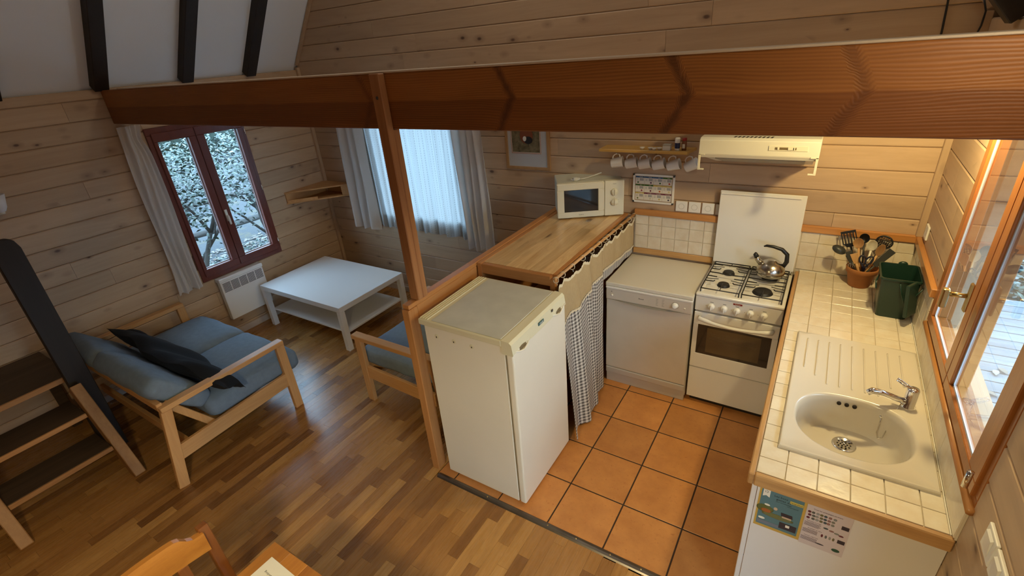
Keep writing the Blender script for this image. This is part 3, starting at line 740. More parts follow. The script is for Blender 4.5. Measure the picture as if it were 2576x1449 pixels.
# wall lamp at the left edge
t = thing('wall_sconce', 'small white wall lamp shade at the far left edge', 'lamp', (XL+.06, -2.62, 1.68))
B().lathe([(.03, -.055), (.045, -.03), (.065, .055), (.062, .055), (.04, -.03), (0, -.05)], (XL+.085, -2.61, 1.69), 20).obj('shade', pbr('opal_shade', (.75, .76, .80), .5), t)
B().box(XL+.014, XL+.05, -2.64, -2.58, 1.61, 1.66, .004).obj('bracket', PLAST, t)
# dining table, paper, chair
HON = wood('honey_pine', (.30, .105, .016), (.46, .19, .032), 'Y', rough=.3, knots=.12, coat=.5, tvar=.35, flat='Z')
HZ = wood('reddish_pine', (.16, .05, .012), (.26, .09, .02), 'Z', rough=.3, knots=.12, coat=.5, tvar=.35)
t = thing('dining_table', 'honey-coloured pine dining table, its corner at the bottom edge', 'table', (-1.7, -3.6, 0))
for i in range(9):
    x0 = -2.085+i*.098; x1 = x0+.0975
    y1 = -2.945; b = B(); b.box(x0, min(x1, -1.2), -4.4, y1, .722, .75, .0012); b.obj('tabletop_board', HON, t)
for x, y in ((-2.02, -3.02), (-1.28, -3.02), (-2.02, -4.3), (-1.28, -4.3)): B().box(x-.035, x+.035, y-.035, y+.035, 0, .722, .004).obj('leg', HZ, t)
B().box(-2.03, -1.27, -3.03, -3.01, .63, .722).obj('apron', HON, t); B().box(-2.03, -2.01, -4.3, -3.04, .63, .722).obj('apron', HON, t)
PAPER = pbr('paper', (.74, .70, .60), .7)
t = thing('paper_sheet', 'white printed sheet lying on the corner of the honey pine table', 'paper', (-2.0, -3.1, .7505))
t2 = Matrix.Translation((-2.036, -2.99, .7512)) @ Matrix.Rotation(math.radians(-92), 4, 'Z')
def LP(x, y, z=0): return t2 @ Vector((x, y, z))
b = B(); b.prism([LP(0, 0), LP(.297, 0), LP(.297, .21), LP(0, .21)], (0, 0, .0006)); b.obj('sheet', PAPER, t, normals=True)
b = B()
for k, s_ in enumerate(('Bonjour', 'et bienvenue', 'dans le chalet', 'Merci de', 'votre visite')):
    b.text(s_, .012, t2 @ Matrix.Translation((.045+.022*k, .03+.02*(k % 2), .0008)) @ Matrix.Rotation(PI/2, 4, 'Z'), .0001, 'LEFT')
b.obj('print', INK, t)
t = thing('dining_chair', 'honey-coloured wooden chair with shaped top rail at the bottom edge', 'chair', (-2.35, -3.3, 0))
def rail(u, v):
    return None
pts = []
b = B(); N = 26; ty = lambda s: -3.095-.43*s
prof = []
for i in range(N+1):
    s_ = i/N; e_ = min(s_, 1-s_)
    zt = .885+(.0 if e_ < .05 else (.035*math.sin(min(1, (e_-.05)/.16)*PI/2)-.014*math.exp(-((e_-.10)/.04)**2)))
    prof.append((ty(s_), zt))
poly = [(-2.245-.03*math.sin(PI*i/N), y, z) for i, (y, z) in enumerate(prof)]
low = [(-2.245-.03*math.sin(PI*i/N), y, .80) for i, (y, z) in enumerate(prof)]
tb = bmesh.new()
A = [tb.verts.new(p) for p in poly]; Q = [tb.verts.new(p) for p in low]; A2 = [tb.verts.new((p[0]+.022, p[1], p[2])) for p in poly]; Q2 = [tb.verts.new((p[0]+.022, p[1], p[2])) for p in low]
for i in range(N):
    tb.faces.new((A[i], A[i+1], Q[i+1], Q[i])); tb.faces.new((A2[i+1], A2[i], Q2[i], Q2[i+1])); tb.faces.new((A[i], A2[i], A2[i+1], A[i+1])); tb.faces.new((Q[i], Q[i+1], Q2[i+1], Q2[i]))
tb.faces.new((A[0], Q[0], Q2[0], A2[0])); tb.faces.new((A[-1], A2[-1], Q2[-1], Q[-1])); b.join(tb); b.obj('top_rail', HON, t, normals=True)
for y in (-3.085, -3.535):
    B().prism([(-2.255, y-.018, 0), (-2.215, y-.018, 0), (-2.205, y-.018, .45), (-2.235, y-.018, .90), (-2.265, y-.018, .90), (-2.245, y-.018, .45)], (0, .036, 0), .003).obj('back_post', HZ, t, normals=True)
    B().box(-1.86, -1.82, y-.018, y+.018, 0, .43, .003).obj('leg', HZ, t)
for y in (-3.19, -3.31, -3.43): B().beam((-2.24, y, .47), (-2.25, y, .80), .02, .035, up=(0, 1, 0), bev=.002).obj('back_slat', HZ, t)
B().box(-2.25, -1.80, -3.55, -3.07, .43, .455, .006, 2).obj('seat', HON, t)
B().box(-2.24, -2.22, -3.52, -3.10, .455, .49, .003).obj('lower_rail', HON, t)

# ================================================================== KITCHEN
GROUT = pbr('pale_grout', (.66, .58, .44), .8)
q = NT('cream_tile'); co = q.coord(); tn = q.tone(); n1 = q.noise(co, 16, 3, .6); n2 = q.noise(co, 55, 2, .6)
c = q.mix(q.ramp(n1, .35, .68), (.70, .60, .45), (.76, .69, .56)); bl = q.n('ShaderNodeCombineXYZ'); br = q.math('ADD', .93, q.math('MULTIPLY', tn, .12)); [q.set(bl, str(i), br) for i in range(3)]
q.base(q.mix(1.0, c, bl.outputs[0], 'MULTIPLY')); q.p.inputs['Roughness'].default_value = .22; q.bump(n1, .45, .004); TILE = q.m
TP = .0988
# splash tiles and mouldings of the back wall
sb_ = B().box(-1.70, -.014, -.020, -.0145, .86, 1.17); sp = thing('splashback', 'cream wall tiles behind the dishwasher, stove and worktop', 'tiles', (-.85, -.014, .86))
sb_.obj('grout', GROUT, sp)
xs = [-1.693+k*TP for k in range(-1, 18)]
for i in range(18):
    for z0, z1 in ((.906, 1.004), (1.004, 1.0945), (1.0945, 1.1655)):
        x0, x1 = max(xs[i], -1.70), min(xs[i+1], -.026)
        if x1-x0 < .02: continue
        B().box(x0+.0015, x1-.0015, -.0245, -.019, z0+.0015, z1-.0015, .0012).obj('tile', TILE, sp, tone=random.random())
sp2 = thing('splashback', 'cream wall tiles on the right wall beside the green bin', 'tiles', (-.014, -.4, .9)); B().box(-.020, -.0145, -.764, -.014, .9, 1.17).obj('grout', GROUT, sp2)
for i in range(8):
    for z0, z1 in ((.906, 1.004), (1.004, 1.0945), (1.0945, 1.1655)):
        y1, y0 = -.026-i*TP, max(-.764, -.026-(i+1)*TP)
        if y1-y0 < .02: continue
        B().box(-.0245, -.019, y0+.0015, y1-.0015, z0+.0015, z1-.0015, .0012).obj('tile', TILE, sp2, tone=random.random())
sp3 = thing('tile_upstand', 'low row of cream tiles between the worktop and the window sill', 'tiles', (-.014, -1.36, .9)); B().box(-.020, -.0145, -1.945, -.765, .9, 1.04).obj('grout', GROUT, sp3)
for i in range(6):
    y1, y0 = -.766-i*.2, max(-1.944, -.966-i*.2)
    B().box(-.0245, -.019, y0+.001, y1-.001, .906, 1.034, .0012).obj('tile', TILE, sp3, tone=random.random())
struct(B().box(-1.70, -.024, -.040, -.0145, 1.168, 1.212, .004).obj('trim_6', trimw('X')))
struct(B().box(-.040, -.0145, -.764, -.04, 1.168, 1.212, .004).obj('trim_7', trimw('Y')))
struct(B().box(-1.70, -1.12, -.034, -.0145, .862, .903, .003).obj('trim_8', wood('rough_board', (.36, .17, .05), (.6, .36, .14), 'X', knots=.5, rough=.6)))
# bar / half wall
t = thing('bar_counter', 'knotty pine bar counter and half-wall frame beside the fridge', 'counter', (-2.05, -.9, 0))
BAR = lambda a: wood('bar_pine', (.60, .34, .13), (.88, .64, .33), a, rough=.33, knots=.55, kcol=(.09, .035, .012), coat=.35, tvar=.22, grain=1.6, ksc=1.8, flat='Z', kz=2.2)
BZ = wood('stud_pine', (.42, .17, .045), (.56, .26, .085), 'Z', rough=.45, knots=.15, coat=.2, tvar=.2)
BY = wood('stud_pine', (.42, .17, .045), (.56, .26, .085), 'Y', rough=.45, knots=.15, coat=.2, tvar=.2)
BX = wood('stud_pine', (.42, .17, .045), (.56, .26, .085), 'X', rough=.45, knots=.15, coat=.2, tvar=.2)
for i in range(6):   # counter boards run along Y
    x0 = -2.262+i*.0805
    B().prism([(x0+.0004, -1.205, 1.150), (x0+.0801, -1.205, 1.150), (x0+.0801, -.026, 1.150), (x0+.0004, -.026, 1.150)], (0, 0, .020)).obj('top_board', BAR('Y'), t, normals=True)
B().box(-2.295, -2.2625, -1.24, -.026, 1.150, 1.172, .002).obj('edge_strip', BY, t)
B().box(-1.779, -1.752, -1.205, -.026, 1.150, 1.170, .002).obj('edge_strip', BY, t)
B().box(-2.262, -1.780, -1.238, -1.2055, 1.105, 1.168, .003).obj('front_rail', BX, t)
B().box(-2.296, -2.262, -1.238, -1.20, 0, 1.149, .003).obj('upright', BZ, t); B().box(-1.785, -1.75, -1.238, -1.20, 0, 1.149, .003).obj('upright', BZ, t)
B().box(-2.345, -2.297, -1.86, -.026, 1.150, 1.175, .003).obj('top_rail', BY, t)
B().box(-2.345, -2.297, -1.80, -1.24, 1.06, 1.149, .003).obj('side_rail', BY, t)
B().box(-2.345, -2.292, -1.872, -1.802, 0, 1.149, .004).obj('front_stud', BZ, t)
B().box(-2.345, -2.30, -.10, -.03, 0, 1.149, .003).obj('back_stud', BZ, t)
B().box(-2.340, -2.325, -1.20, -.10, .02, 1.149, .001).obj('infill_panel', BY, t)
for z in (.3, .7): B().box(-2.26, -1.79, -1.19, -.03, z, z+.018, .001).obj('shelf', BX, t)
# curtain rod with rings and kitchen curtain
t = thing('cafe_curtain', 'beige linen and blue-grey gingham curtain hanging on wooden rod under the bar counter', 'curtain', (-1.72, -.65, .02))
B().tube([(-1.738, -1.262, 1.168), (-1.700, -.03, 1.168)], .0095, 10).obj('rod', pine('Y'), t)
ry = [-1.25, -1.17, -1.05, -.907, -.779, -.662, -.574, -.523, -.421, -.302, -.143, -.04]
RING = pbr('cream_ring', (.72, .62, .42), .4)
for y in ry:
    xx = -1.738+(y+1.262)*.0308
    B().tube([(xx+.017*math.cos(a*PI/8), y+.004*math.sin(a), 1.160+.018*math.sin(a*PI/8)) for a in range(16)], .0022, 6, closed=True).obj('ring', RING, t)
    B().tube([(xx+.004, y, 1.142), (xx+.008, y, 1.128), (xx+.006, y, 1.118)], .002, 6).obj('clip', CHROME, t)
def ktop(u):   # sag of the cloth between rings
    y = -1.265+1.235*u
    d = min(abs(y-r) for r in ry); return 1.122-min(.022, d*.42)
fk = folds(6.5, .014, .8, .5)
def kx(u, v):   # v: 1 top .. 0 bottom
    y = -1.265+1.235*u; k = max(0, min(1, (-.62-y)/.3)); near = .085*k*max(0, 1-v)**.8
    lim = 0 if y > -.60 else 1
    return -1.724+.022*u+fk(u)*(.45+.9*max(0, 1-v)*lim)*(1 if lim else .5)+near-.004
def kval(u, v):
    zt = ktop(u); zb = .895+.045*math.sin(u*2.3)-.01*math.sin(u*9); z = zt+(zb-zt)*(1-v)
    vv = (z-.02)/1.1
    return (kx(u, vv)+.004, -1.265+1.235*u+.004*math.sin(v*6), z)
def kging(u, v):
    zt = ktop(u)-.01; z = .02+(zt-.02)*v
    y = -1.265+1.235*u
    if y > -.585: z = .86+(zt-.86)*v
    return (kx(u, (z-.02)/1.1)-.002, y, z)
q = NT('linen'); co = q.coord(); n1 = q.noise(q.vscale(co, (1, 1, .15)), 220, 2); q.base(q.mix(n1, (.38, .265, .125), (.50, .37, .20))); q.p.inputs['Roughness'].default_value = .95; q.bump(n1, .4, .001); LINEN = q.m
q = NT('gingham'); uv = q.n('ShaderNodeTexCoord').outputs['UV']; sx = q.n('ShaderNodeSeparateXYZ'); q.set(sx, '0', uv)
U = q.math('MULTIPLY', sx.outputs[0], 50); V = q.math('MULTIPLY', sx.outputs[1], 44)
def chk(a): return q.ramp(q.math('ABSOLUTE', q.math('SUBTRACT', q.math('FRACT', a), .5)), .20, .28)
a_, b_ = chk(U), chk(V); c = q.mix(q.math('MULTIPLY', q.math('ADD', a_, b_), .5), (.66, .62, .56), (.085, .075, .07))
du = q.math('SUBTRACT', q.math('FRACT', q.math('ADD', q.math('MULTIPLY', U, .5), .25)), .5); dv = q.math('SUBTRACT', q.math('FRACT', q.math('ADD', q.math('MULTIPLY', V, .5), .25)), .5)
dd = q.math('ADD', q.math('MULTIPLY', du, du), q.math('MULTIPLY', dv, dv)); c = q.mix(q.math('LESS_THAN', dd, .005), c, (.80, .78, .74)); q.base(c); q.p.inputs['Roughness'].default_value = .95; GING = q.m
LACE = pbr('cream_lace', (.72, .62, .42), .9, bump=.6, bscale=400)
B().grid(160, 50, kging).obj('gingham_panel', GING, t)
B().grid(160, 14, kval).obj('linen_valance', LINEN, t)
def strip_lace(top):
    def f(u, v):
        x, y, z = kval(u, 1.0 if top else 0.0); sc = .005*abs(math.sin(u*PI*52))
        return (x+.003, y, z+(-.004+.016*v+(sc if v > .5 else 0) if top else -.012+.012*v-(sc if v < .5 else 0)))
    return f
B().grid(416, 1, strip_lace(True)).obj('lace_edging', LACE, t); B().grid(416, 1, strip_lace(False)).obj('lace_edging', LACE, t)
# fridge
t = thing('refrigerator', 'cream under-counter refrigerator with grey top beside the pine half-wall', 'refrigerator', (-1.96, -1.57, 0))
fx0, fx1, fy0, fy1 = -2.235, -1.715, -1.858, -1.288
B().box(fx0+.01, fx1, fy0+.012, fy1-.008, .012, 1.075, .004).obj('body', FRIDGE, t)
B().box(fx0-.015, fx1-.01, fy0, fy1, 1.0755, 1.110, .006, 2).obj('top_frame', pbr('yellowed_plastic', (.70, .64, .44), .4), t)
B().box(fx0+.07, fx1-.015, fy0+.012, fy1-.012, 1.1095, 1.114, .002).obj('top_panel', pbr('grey_top', (.60, .59, .50), .45, coat=.15, noise=.12, nscale=9), t)
b = B()
for k in range(4): b.box(fx0-.008+k*.016, fx0-.002+k*.016, fy0+.01, fy1-.01, 1.109, 1.1155, .0015)
b.obj('vent_ridges', pbr('yellowed_plastic', (.70, .64, .44), .4), t)
B().box(fx1+.003, fx1+.012, fy0+.018, fy1-.012, .03, 1.07, .001).obj('door_seal', pbr('seal_grey', (.30, .31, .30), .7), t)
B().box(fx1+.012, fx1+.052, fy0+.004, fy1-.004, .022, 1.052, .010, 3).obj('door', FRIDGE, t)
# curved fascia with handle recess
def fasc(u):   # lower edge height of the yellow fascia along Y
    return 1.052-.030*(math.exp(-((u-.13)/.10)**2)*-1+math.exp(-((u-.87)/.10)**2)*-1)*-1
b = B(); tb = bmesh.new(); n = 40; X = fx1+.055; Lr = []
for i in range(n+1):
    u = i/n; y = fy0+.002+(fy1-fy0-.004)*u
    zl = 1.035+.020*(math.exp(-((u-.16)/.09)**2)+math.exp(-((u-.86)/.08)**2))
    Lr.append([tb.verts.new(p) for p in ((fx1-.01, y, zl), (X-.004, y, zl), (X, y, zl+.006), (X-.008, y, 1.098), (X-.02, y, 1.110), (fx1-.01, y, 1.113))])
for i in range(n):
    for k in range(6):
        tb.faces.new((Lr[i][k], Lr[i][(k+1) % 6], Lr[i+1][(k+1) % 6], Lr[i+1][k]))
tb.faces.new(Lr[0][::-1]); tb.faces.new(Lr[-1]); b.join(tb); b.obj('fascia', pbr('yellowed_plastic', (.70, .64, .44), .4), t, normals=True)
b = B(); b.ball((X-.012, fy0+.10, 1.040), .012, .055, .016, 12); b.ball((X-.012, fy1-.085, 1.040), .012, .05, .016, 12); b.obj('handle_recess', pbr('recess_brown', (.16, .11, .05), .7), t)
for y in (fy0+.10, fy1-.085):
    B().tube([(X-.006, y-.075, 1.052), (X+.002, y-.04, 1.036), (X+.004, y, 1.024), (X+.002, y+.04, 1.036), (X-.006, y+.075, 1.052)], .005, 8).obj('door_grip', FRIDGE, t)
bd = B().box(X-.0035, X+.0005, -1.60, -1.545, 1.067, 1.085, .001).obj('badge', pbr('badge_blue', (.05, .13, .14), .4), t, label='small dark blue-green maker badge')
M90 = lambda p: Matrix.Translation(p) @ Matrix.Rotation(PI/2, 4, 'Z') @ Matrix.Rotation(PI/2, 4, 'X')
B().text('Candy', .014, M90((X+.0008, -1.572, 1.076)), .0002).obj('lettering', PLAST, bd)
B().box(X-.003, X+.0005, -1.455, -1.44, 1.074, 1.088, .001).obj('rating_mark', DGREY, t)
for k in range(3):
    xx = fx0+.09+k*.115
    B().lathe([(.013, .001), (.011, .003), (.004, .0005), (0, .0003)], (xx, fy0+.0125, 1.02), 14, rot=Matrix.Rotation(PI/2, 4, 'X')).obj('plug_cover', pbr('yellowed_plastic', (.70, .64, .44), .4), t)
    B().box(xx-.0015, xx+.0015, fy0+.008, fy0+.011, 1.012, 1.02).obj('slot', DARK, t)
B().tube([(fx0+.0, fy0+.06, .25), (fx0-.012, fy0+.06, .30), (fx0-.012, fy0+.06, .95), (fx0+.0, fy0+.06, 1.0)], .005, 6).obj('condenser_pipe', DARK, t)
for (x, y) in ((fx0+.05, fy0+.05), (fx1-.03, fy0+.05), (fx0+.05, fy1-.05), (fx1-.03, fy1-.05)): B().lathe([(.018, 0), (.018, .014)], (x, y, 0), 10).obj('foot', BLACK, t)
# dishwasher
t = thing('dishwasher', 'silver-fronted freestanding dishwasher between the gingham curtain and the stove', 'dishwasher', (-1.42, -.3, 0))
dx0, dx1, dy0, dy1 = -1.710, -1.119, -.560, -.03
B().box(dx0+.004, dx1-.004, dy0+.03, dy1, .03, .815, .003).obj('body', WHITE, t)
B().box(dx0, dx1, dy0-.008, dy1+.0, .820, .848, .005, 2).obj('worktop', pbr('dishwasher_top', (.70, .66, .56), .4, coat=.1), t)
B().box(dx0+.004, dx1-.004, dy0, dy0+.03, .14, .715, .004).obj('door', SILVER, t)
pn = B().box(dx0+.003, dx1-.003, dy0-.006, dy0+.03, .716, .816, .005, 2).obj('control_panel', SILVER, t)
B().box(dx0+.002, dx1-.002, dy0-.010, dy0+.03, .803, .818, .003).obj('panel_edge', PLAST, pn)
b = B(); tb = bmesh.new(); n = 24   # curved grip under the panel
A = []; 
for i in range(n+1):
    u = i/n; x = dx0+.05+u*(dx1-dx0-.10); z = .722-.016*math.sin(PI*u)
    A.append([tb.verts.new(p) for p in ((x, dy0-.007, .718), (x, dy0-.012-.006*math.sin(PI*u), z), (x, dy0-.001, z-.006))])
for i in range(n):
    for k in range(2): tb.faces.new((A[i][k], A[i+1][k], A[i+1][k+1], A[i][k+1]))
b.join(tb); b.obj('grip', pbr('grip_grey', (.22, .20, .17), .6), pn)
B().box(dx0+.006, dx1-.006, dy0+.012, dy0+.04, .0, .085, .003).obj('kickboard', pbr('silver_plinth', (.55, .53, .50), .35, metal=.3), t)
B().box(dx0+.004, dx1-.004, dy0-.003, dy0+.03, .085, .137, .008, 2).obj('lower_lip', pbr('silver_plinth', (.55, .53, .50), .35, metal=.3), t)
RY = Matrix.Rotation(PI/2, 4, 'X')
kb = B().lathe([(.022, 0), (.022, .004), (.0165, .006), (.015, .022), (.012, .024), (0, .024)], (-1.228, dy0-.006, .762), 24, rot=RY).obj('dial', PLAST, pn)
B().lathe([(.0235, 0), (.0235, .003), (.0195, .003)], (-1.228, dy0-.006, .762), 24, rot=RY).obj('dial_ring', pbr('dial_ring', (.18, .14, .10), .5), kb)
B().lathe([(.006, 0), (.006, .004), (0, .005)], (-1.167, dy0-.006, .752), 12, rot=RY).obj('button', PLAST, pn)
B().lathe([(.009, 0), (.009, .004), (0, .005)], (-1.663, dy0-.006, .752), 14, rot=RY).obj('button', PLAST, pn)
B().box(-1.668, -1.662, dy0-.0075, dy0-.006, .778, .782).obj('indicator', INK, pn)
MF = lambda x, y, z: Matrix.Translation((x, y, z)) @ Matrix.Rotation(PI/2, 4, 'X')
B().text('Brandt', .013, MF(-1.455, dy0-.0072, .762)).obj('lettering', INK, pn)
b = B()
for k in range(7):
    for x_ in (-1.355, -1.315): b.box(x_, x_+.016-.003*(k % 3), dy0-.0068, dy0-.006, .785-k*.008, .7865-k*.008)
b.obj('programme_print', pbr('grey_print', (.25, .24, .22), .7), pn, kind='stuff')
# stove
t = thing('gas_stove', 'white freestanding gas stove with raised lid and black pan supports', 'stove', (-.865, -.27, 0))
sx0, sx1, sy0, sy1 = -1.113, -.609, -.532, -.044
ENAM = pbr('stove_enamel', (.80, .78, .72), .22, coat=.4)
B().box(sx0+.004, sx1-.004, sy0+.028, sy1, .05, .84, .003).obj('body', ENAM, t)
b = B(); b.box(sx0, sx1, sy0-.004, sy0+.03, .848, .868, .006, 2); b.box(sx0, sx1, sy1-.03, sy1, .848, .868, .006, 2); b.box(sx0, sx0+.028, sy0+.02, sy1-.02, .848, .868, .006, 2); b.box(sx1-.028, sx1, sy0+.02, sy1-.02, .848, .868, .006, 2); b.box(sx0+.01, sx1-.01, sy0+.01, sy1-.01, .840, .853)
b.obj('hob', ENAM, t)
cp = B().box(sx0+.001, sx1-.001, sy0, sy0+.03, .742, .846, .004).obj('control_panel', pbr('panel_white', (.70, .67, .61), .35), t)
for x in (-1.012, -.936, -.862, -.785, -.710):
    kb = B().lathe([(.020, 0), (.0205, .006), (.017, .018), (.0155, .021), (0, .021)], (x, sy0, .787), 24, rot=RY); kb.box(x-.0028, x+.0028, sy0-.030, sy0-.018, .769, .804, .0015)
    kb.obj('knob', PLAST, cp)
b = B()
for x in (-1.012, -.936, -.862, -.785, -.710): b.box(x-.010, x+.010, sy0-.0006, sy0, .8145, .817); b.box(x-.034, x-.031, sy0-.0006, sy0, .785, .788)
b.obj('knob_print', INK, cp, kind='stuff')
bg_ = B().box(-.888, -.836, sy0-.0012, sy0, .826, .837).obj('badge', pbr('badge_red', (.22, .015, .01), .4), cp, label='small dark red maker badge')
B().text('Rosières', .0085, MF(-.862, sy0-.0014, .8315), .0001).obj('lettering', PLAST, bg_)
od = B(); od.box(sx0+.003, sx1-.003, sy0, sy0+.03, .64, .730, .003); od.box(sx0+.003, sx1-.003, sy0, sy0+.03, .305, .418, .003); od.box(sx0+.003, -1.080, sy0, sy0+.03, .418, .64, .001); od.box(-.645, sx1-.003, sy0, sy0+.03, .418, .64, .001)
od = od.obj('oven_door', ENAM, t)
B().box(-1.080, -.645, sy0+.002, sy0+.010, .418, .64).obj('door_glass', pbr('oven_glass', (.012, .009, .005), .06, coat=.6), od)
B().box(-1.02, -.70, sy0+.0008, sy0+.0025, .440, .625, 0).obj('inner_window', pbr('oven_inner', (.085, .055, .02), .12, coat=.5), od)
b = B()
for k in range(5): b.box(-1.00, -.72, sy0+.0002, sy0+.001, .585-k*.012, .5862-k*.012)
b.obj('oven_rack', pbr('rack_grey', (.16, .12, .06), .4), od, kind='stuff')
hp = [(-1.075, sy0, .700), (-1.07, sy0-.03, .700), (-1.02, sy0-.04, .695)]+[(-1.02+.33*k/10, sy0-.042-.008*math.sin(PI*k/10), .694-.010*math.sin(PI*k/10)) for k in range(1, 10)]+[(-.69, sy0-.04, .694), (-.652, sy0-.03, .696), (-.648, sy0, .696)]
B().tube(hp, [.010, .014, .014]+[.0105]*9+[.014, .014, .010], 10).obj('handle', ENAM, od)
B().box(sx0+.003, sx1-.003, sy0+.004, sy0+.03, .045, .298, .003).obj('drawer', ENAM, t)
B().box(sx0+.02, sx1-.02, sy0+.04, sy1-.02, 0, .048).obj('plinth', DARK, t)
# lid, hinges
ld = B().box(-1.112, -.612, -.060, -.048, .880, 1.404, .003).obj('lid', ENAM, t)
B().box(-1.108, -.640, -.069, -.060, 1.380, 1.395, .003).obj('lid_lip', ENAM, ld)
for x in (-1.108, -.616): B().box(x-.006, x+.010, -.064, -.0475, .862, .896, .002).obj('hinge', STEEL, ld)
# burners and pan supports
for (x, y, r) in ((-.987, -.145, .034), (-.983, -.345, .034), (-.750, -.355, .052), (-.735, -.13, .042)):
    B().lathe([(r*1.15, .853), (r*1.1, .858), (r, .862), (r*.98, .868), (r*.9, .870), (0, .870)], (x, y, 0), 28).obj('burner', IRON, t)
for (x0, x1) in ((-1.092, -.868), (-.852, -.632)):
    y0, y1 = -.505, -.06; z = .893; r = .0042; gb = B()
    gb.tube([(x0, y0, z), (x1, y0, z), (x1, y1, z), (x0, y1, z)], r, 6, closed=True)
    xm = (x0+x1)/2
    for yc in ((-.345, -.145)):
        for sg in (-1, 1):
            xe = x0 if sg < 0 else x1
            gb.tube([(xe, yc+.04, z), (xe-sg*.05, yc+.038, z), (xe-sg*.058, yc+.030, z+.004)], r*.9, 6); gb.tube([(xe, yc-.04, z), (xe-sg*.05, yc-.038, z), (xe-sg*.058, yc-.030, z+.004)], r*.9, 6)
            gb.tube([(xe, yc, z-.004), (xe-sg*.075, yc, z+.004)], r*.6, 6)
        gb.tube([(xm, yc+.10 if yc > -.2 else y0, z), (xm, yc+.055 if yc > -.2 else yc-.055, z)], r*.6, 6)
    gb.tube([(x0, -.245, z), (x0+.06, -.245, z), (x0+.08, -.252, z), (x1-.06, -.252, z), (x1, -.245, z)], r, 6)
    for x in (x0, x1):
        for y in (y0, y1): gb.tube([(x, y, z), (x, y, .854)], r, 6)
    gb.obj('pan_support', IRON, t)
# kettle
t = thing('kettle', 'stainless whistling kettle with black handle on the back right burner', 'kettle', (-.738, -.165, .898))
KX, KY, KZ = -.738, -.165, .8985
B().lathe([(0, 0), (.070, 0), (.082, .006), (.086, .025), (.080, .055), (.065, .080), (.045, .096), (.030, .102), (.028, .106), (.012, .108), (0, .109)], (KX, KY, KZ), 36).obj('body', STEEL, t)
B().tube([(KX-.055, KY-.01, KZ+.072), (KX-.085, KY-.015, KZ+.105), (KX-.093, KY-.016, KZ+.125)], [.020, .015, .014], 14).obj('spout', STEEL, t)
B().tube([(KX-.090, KY-.016, KZ+.120), (KX-.100, KY-.018, KZ+.138), (KX-.098, KY-.018, KZ+.150)], [.016, .014, .006], 12).obj('whistle_cap', BLACK, t)
hp = [(KX+.066, KY+.01, KZ+.060), (KX+.082, KY+.012, KZ+.10), (KX+.078, KY+.01, KZ+.150), (KX+.045, KY+.005, KZ+.182), (KX-.005, KY, KZ+.196), (KX-.045, KY-.006, KZ+.200), (KX-.060, KY-.008, KZ+.194)]
B().tube(hp, [.012, .014, .013, .012, .010, .008, .004], 12).obj('handle', BLACK, t)
# range hood
t = thing('range_hood', 'white range hood with slide switch and vent slots above the stove', 'range hood', (-.89, -.24, 1.62))
HW = pbr('hood_cream', (.74, .71, .60), .4)
hx0, hx1 = -1.192, -.592
B().prism([(hx0, -.0145, 1.812), (hx0, -.435, 1.812), (hx0, -.46, 1.800), (hx0, -.46, 1.722), (hx0, -.445, 1.700), (hx0, -.30, 1.676), (hx0, -.0145, 1.668)], (hx1-hx0, 0, 0), .003).obj('canopy', HW, t, normals=True)
b = B()
B().prism([(hx0+.02, -.40, 1.697), (hx1-.02, -.40, 1.697), (hx1-.03, -.06, 1.60), (hx0+.03, -.06, 1.60)], (0, 0, -.004)).obj('underside', HW, t, normals=True)
B().prism([(hx0+.075, -.36, 1.681), (hx1-.06, -.36, 1.681), (hx1-.07, -.12, 1.612), (hx0+.085, -.12, 1.612)], (0, -.0015, -.004)).obj('grease_filter', pbr('filter_grey', (.42, .39, .32), .6, bump=1, bscale=260), t, normals=True)
b = B()
for k in range(10): x = -1.018+k*.0205; b.prism([(x+.006, -.395, 1.8121), (x+.016, -.395, 1.8121), (x+.010, -.432, 1.8121), (x, -.432, 1.8121)], (0, 0, .001))
b.obj('vent_slots', DARK, t, normals=True, kind='stuff')
sw = B().box(-.832, -.646, -.4635, -.460, 1.752, 1.778, .001).obj('switch_panel', CREAM, t)
B().box(-.800, -.700, -.4655, -.4635, 1.759, 1.771).obj('slot', pbr('recess_brown', (.16, .11, .05), .7), sw)
for x in (-.790, -.740, -.716): B().box(x, x+(.03 if x > -.75 and x < -.73 else .010), -.468, -.4655, 1.7585, 1.7715, .001).obj('slider', CREAM, sw)
for x, s_ in ((hx0, 1), (hx1-.012, -1)):
    x0 = x; b = B().box(x0, x0+.012, -.462, -.452, 1.635, 1.722, .001)
    a, c_ = sorted((x0+(0 if s_ > 0 else .012), x0+(.035 if s_ > 0 else -.025)))
    b.box(a, c_, -.462, -.452, 1.630, 1.638, .001); b.box(a, c_, -.462, -.452, 1.716, 1.724, .001); b.obj('visor_bracket', CREAM, t)
# spice shelf, mugs, items
YEL = wood('yellow_pine', (.50, .28, .06), (.62, .38, .10), 'X', rough=.4, coat=.3)
t = thing('wall_shelf', 'small varnished pine wall shelf with mugs hanging beneath it', 'shelf', (-1.62, -.1, 1.63))
b = B().prism([(-1.93, -.165, 1.648), (-1.325, -.165, 1.648), (-1.30, -.0145, 1.648), (-1.93, -.0145, 1.648)], (0, 0, .018), .001); b.obj('board', YEL, t, normals=True)
MX = [-1.828, -1.727, -1.634, -1.538, -1.440, -1.336]
for x in MX: B().tube([(x+.01, -.12, 1.648), (x+.01, -.12, 1.640), (x+.014, -.12, 1.632), (x+.008, -.12, 1.626), (x+.001, -.12, 1.632)], .0018, 6).obj('cup_hook', BRASS, t)
MUGL = ['white mug at the left end of the row hanging under the pine shelf', 'second white mug from the left hanging under the pine shelf', 'third white mug from the left hanging under the pine shelf', 'fourth white mug from the left hanging under the pine shelf', 'fifth white mug from the left, next to the most tilted one', 'white mug hanging most tilted at the right end of the row']
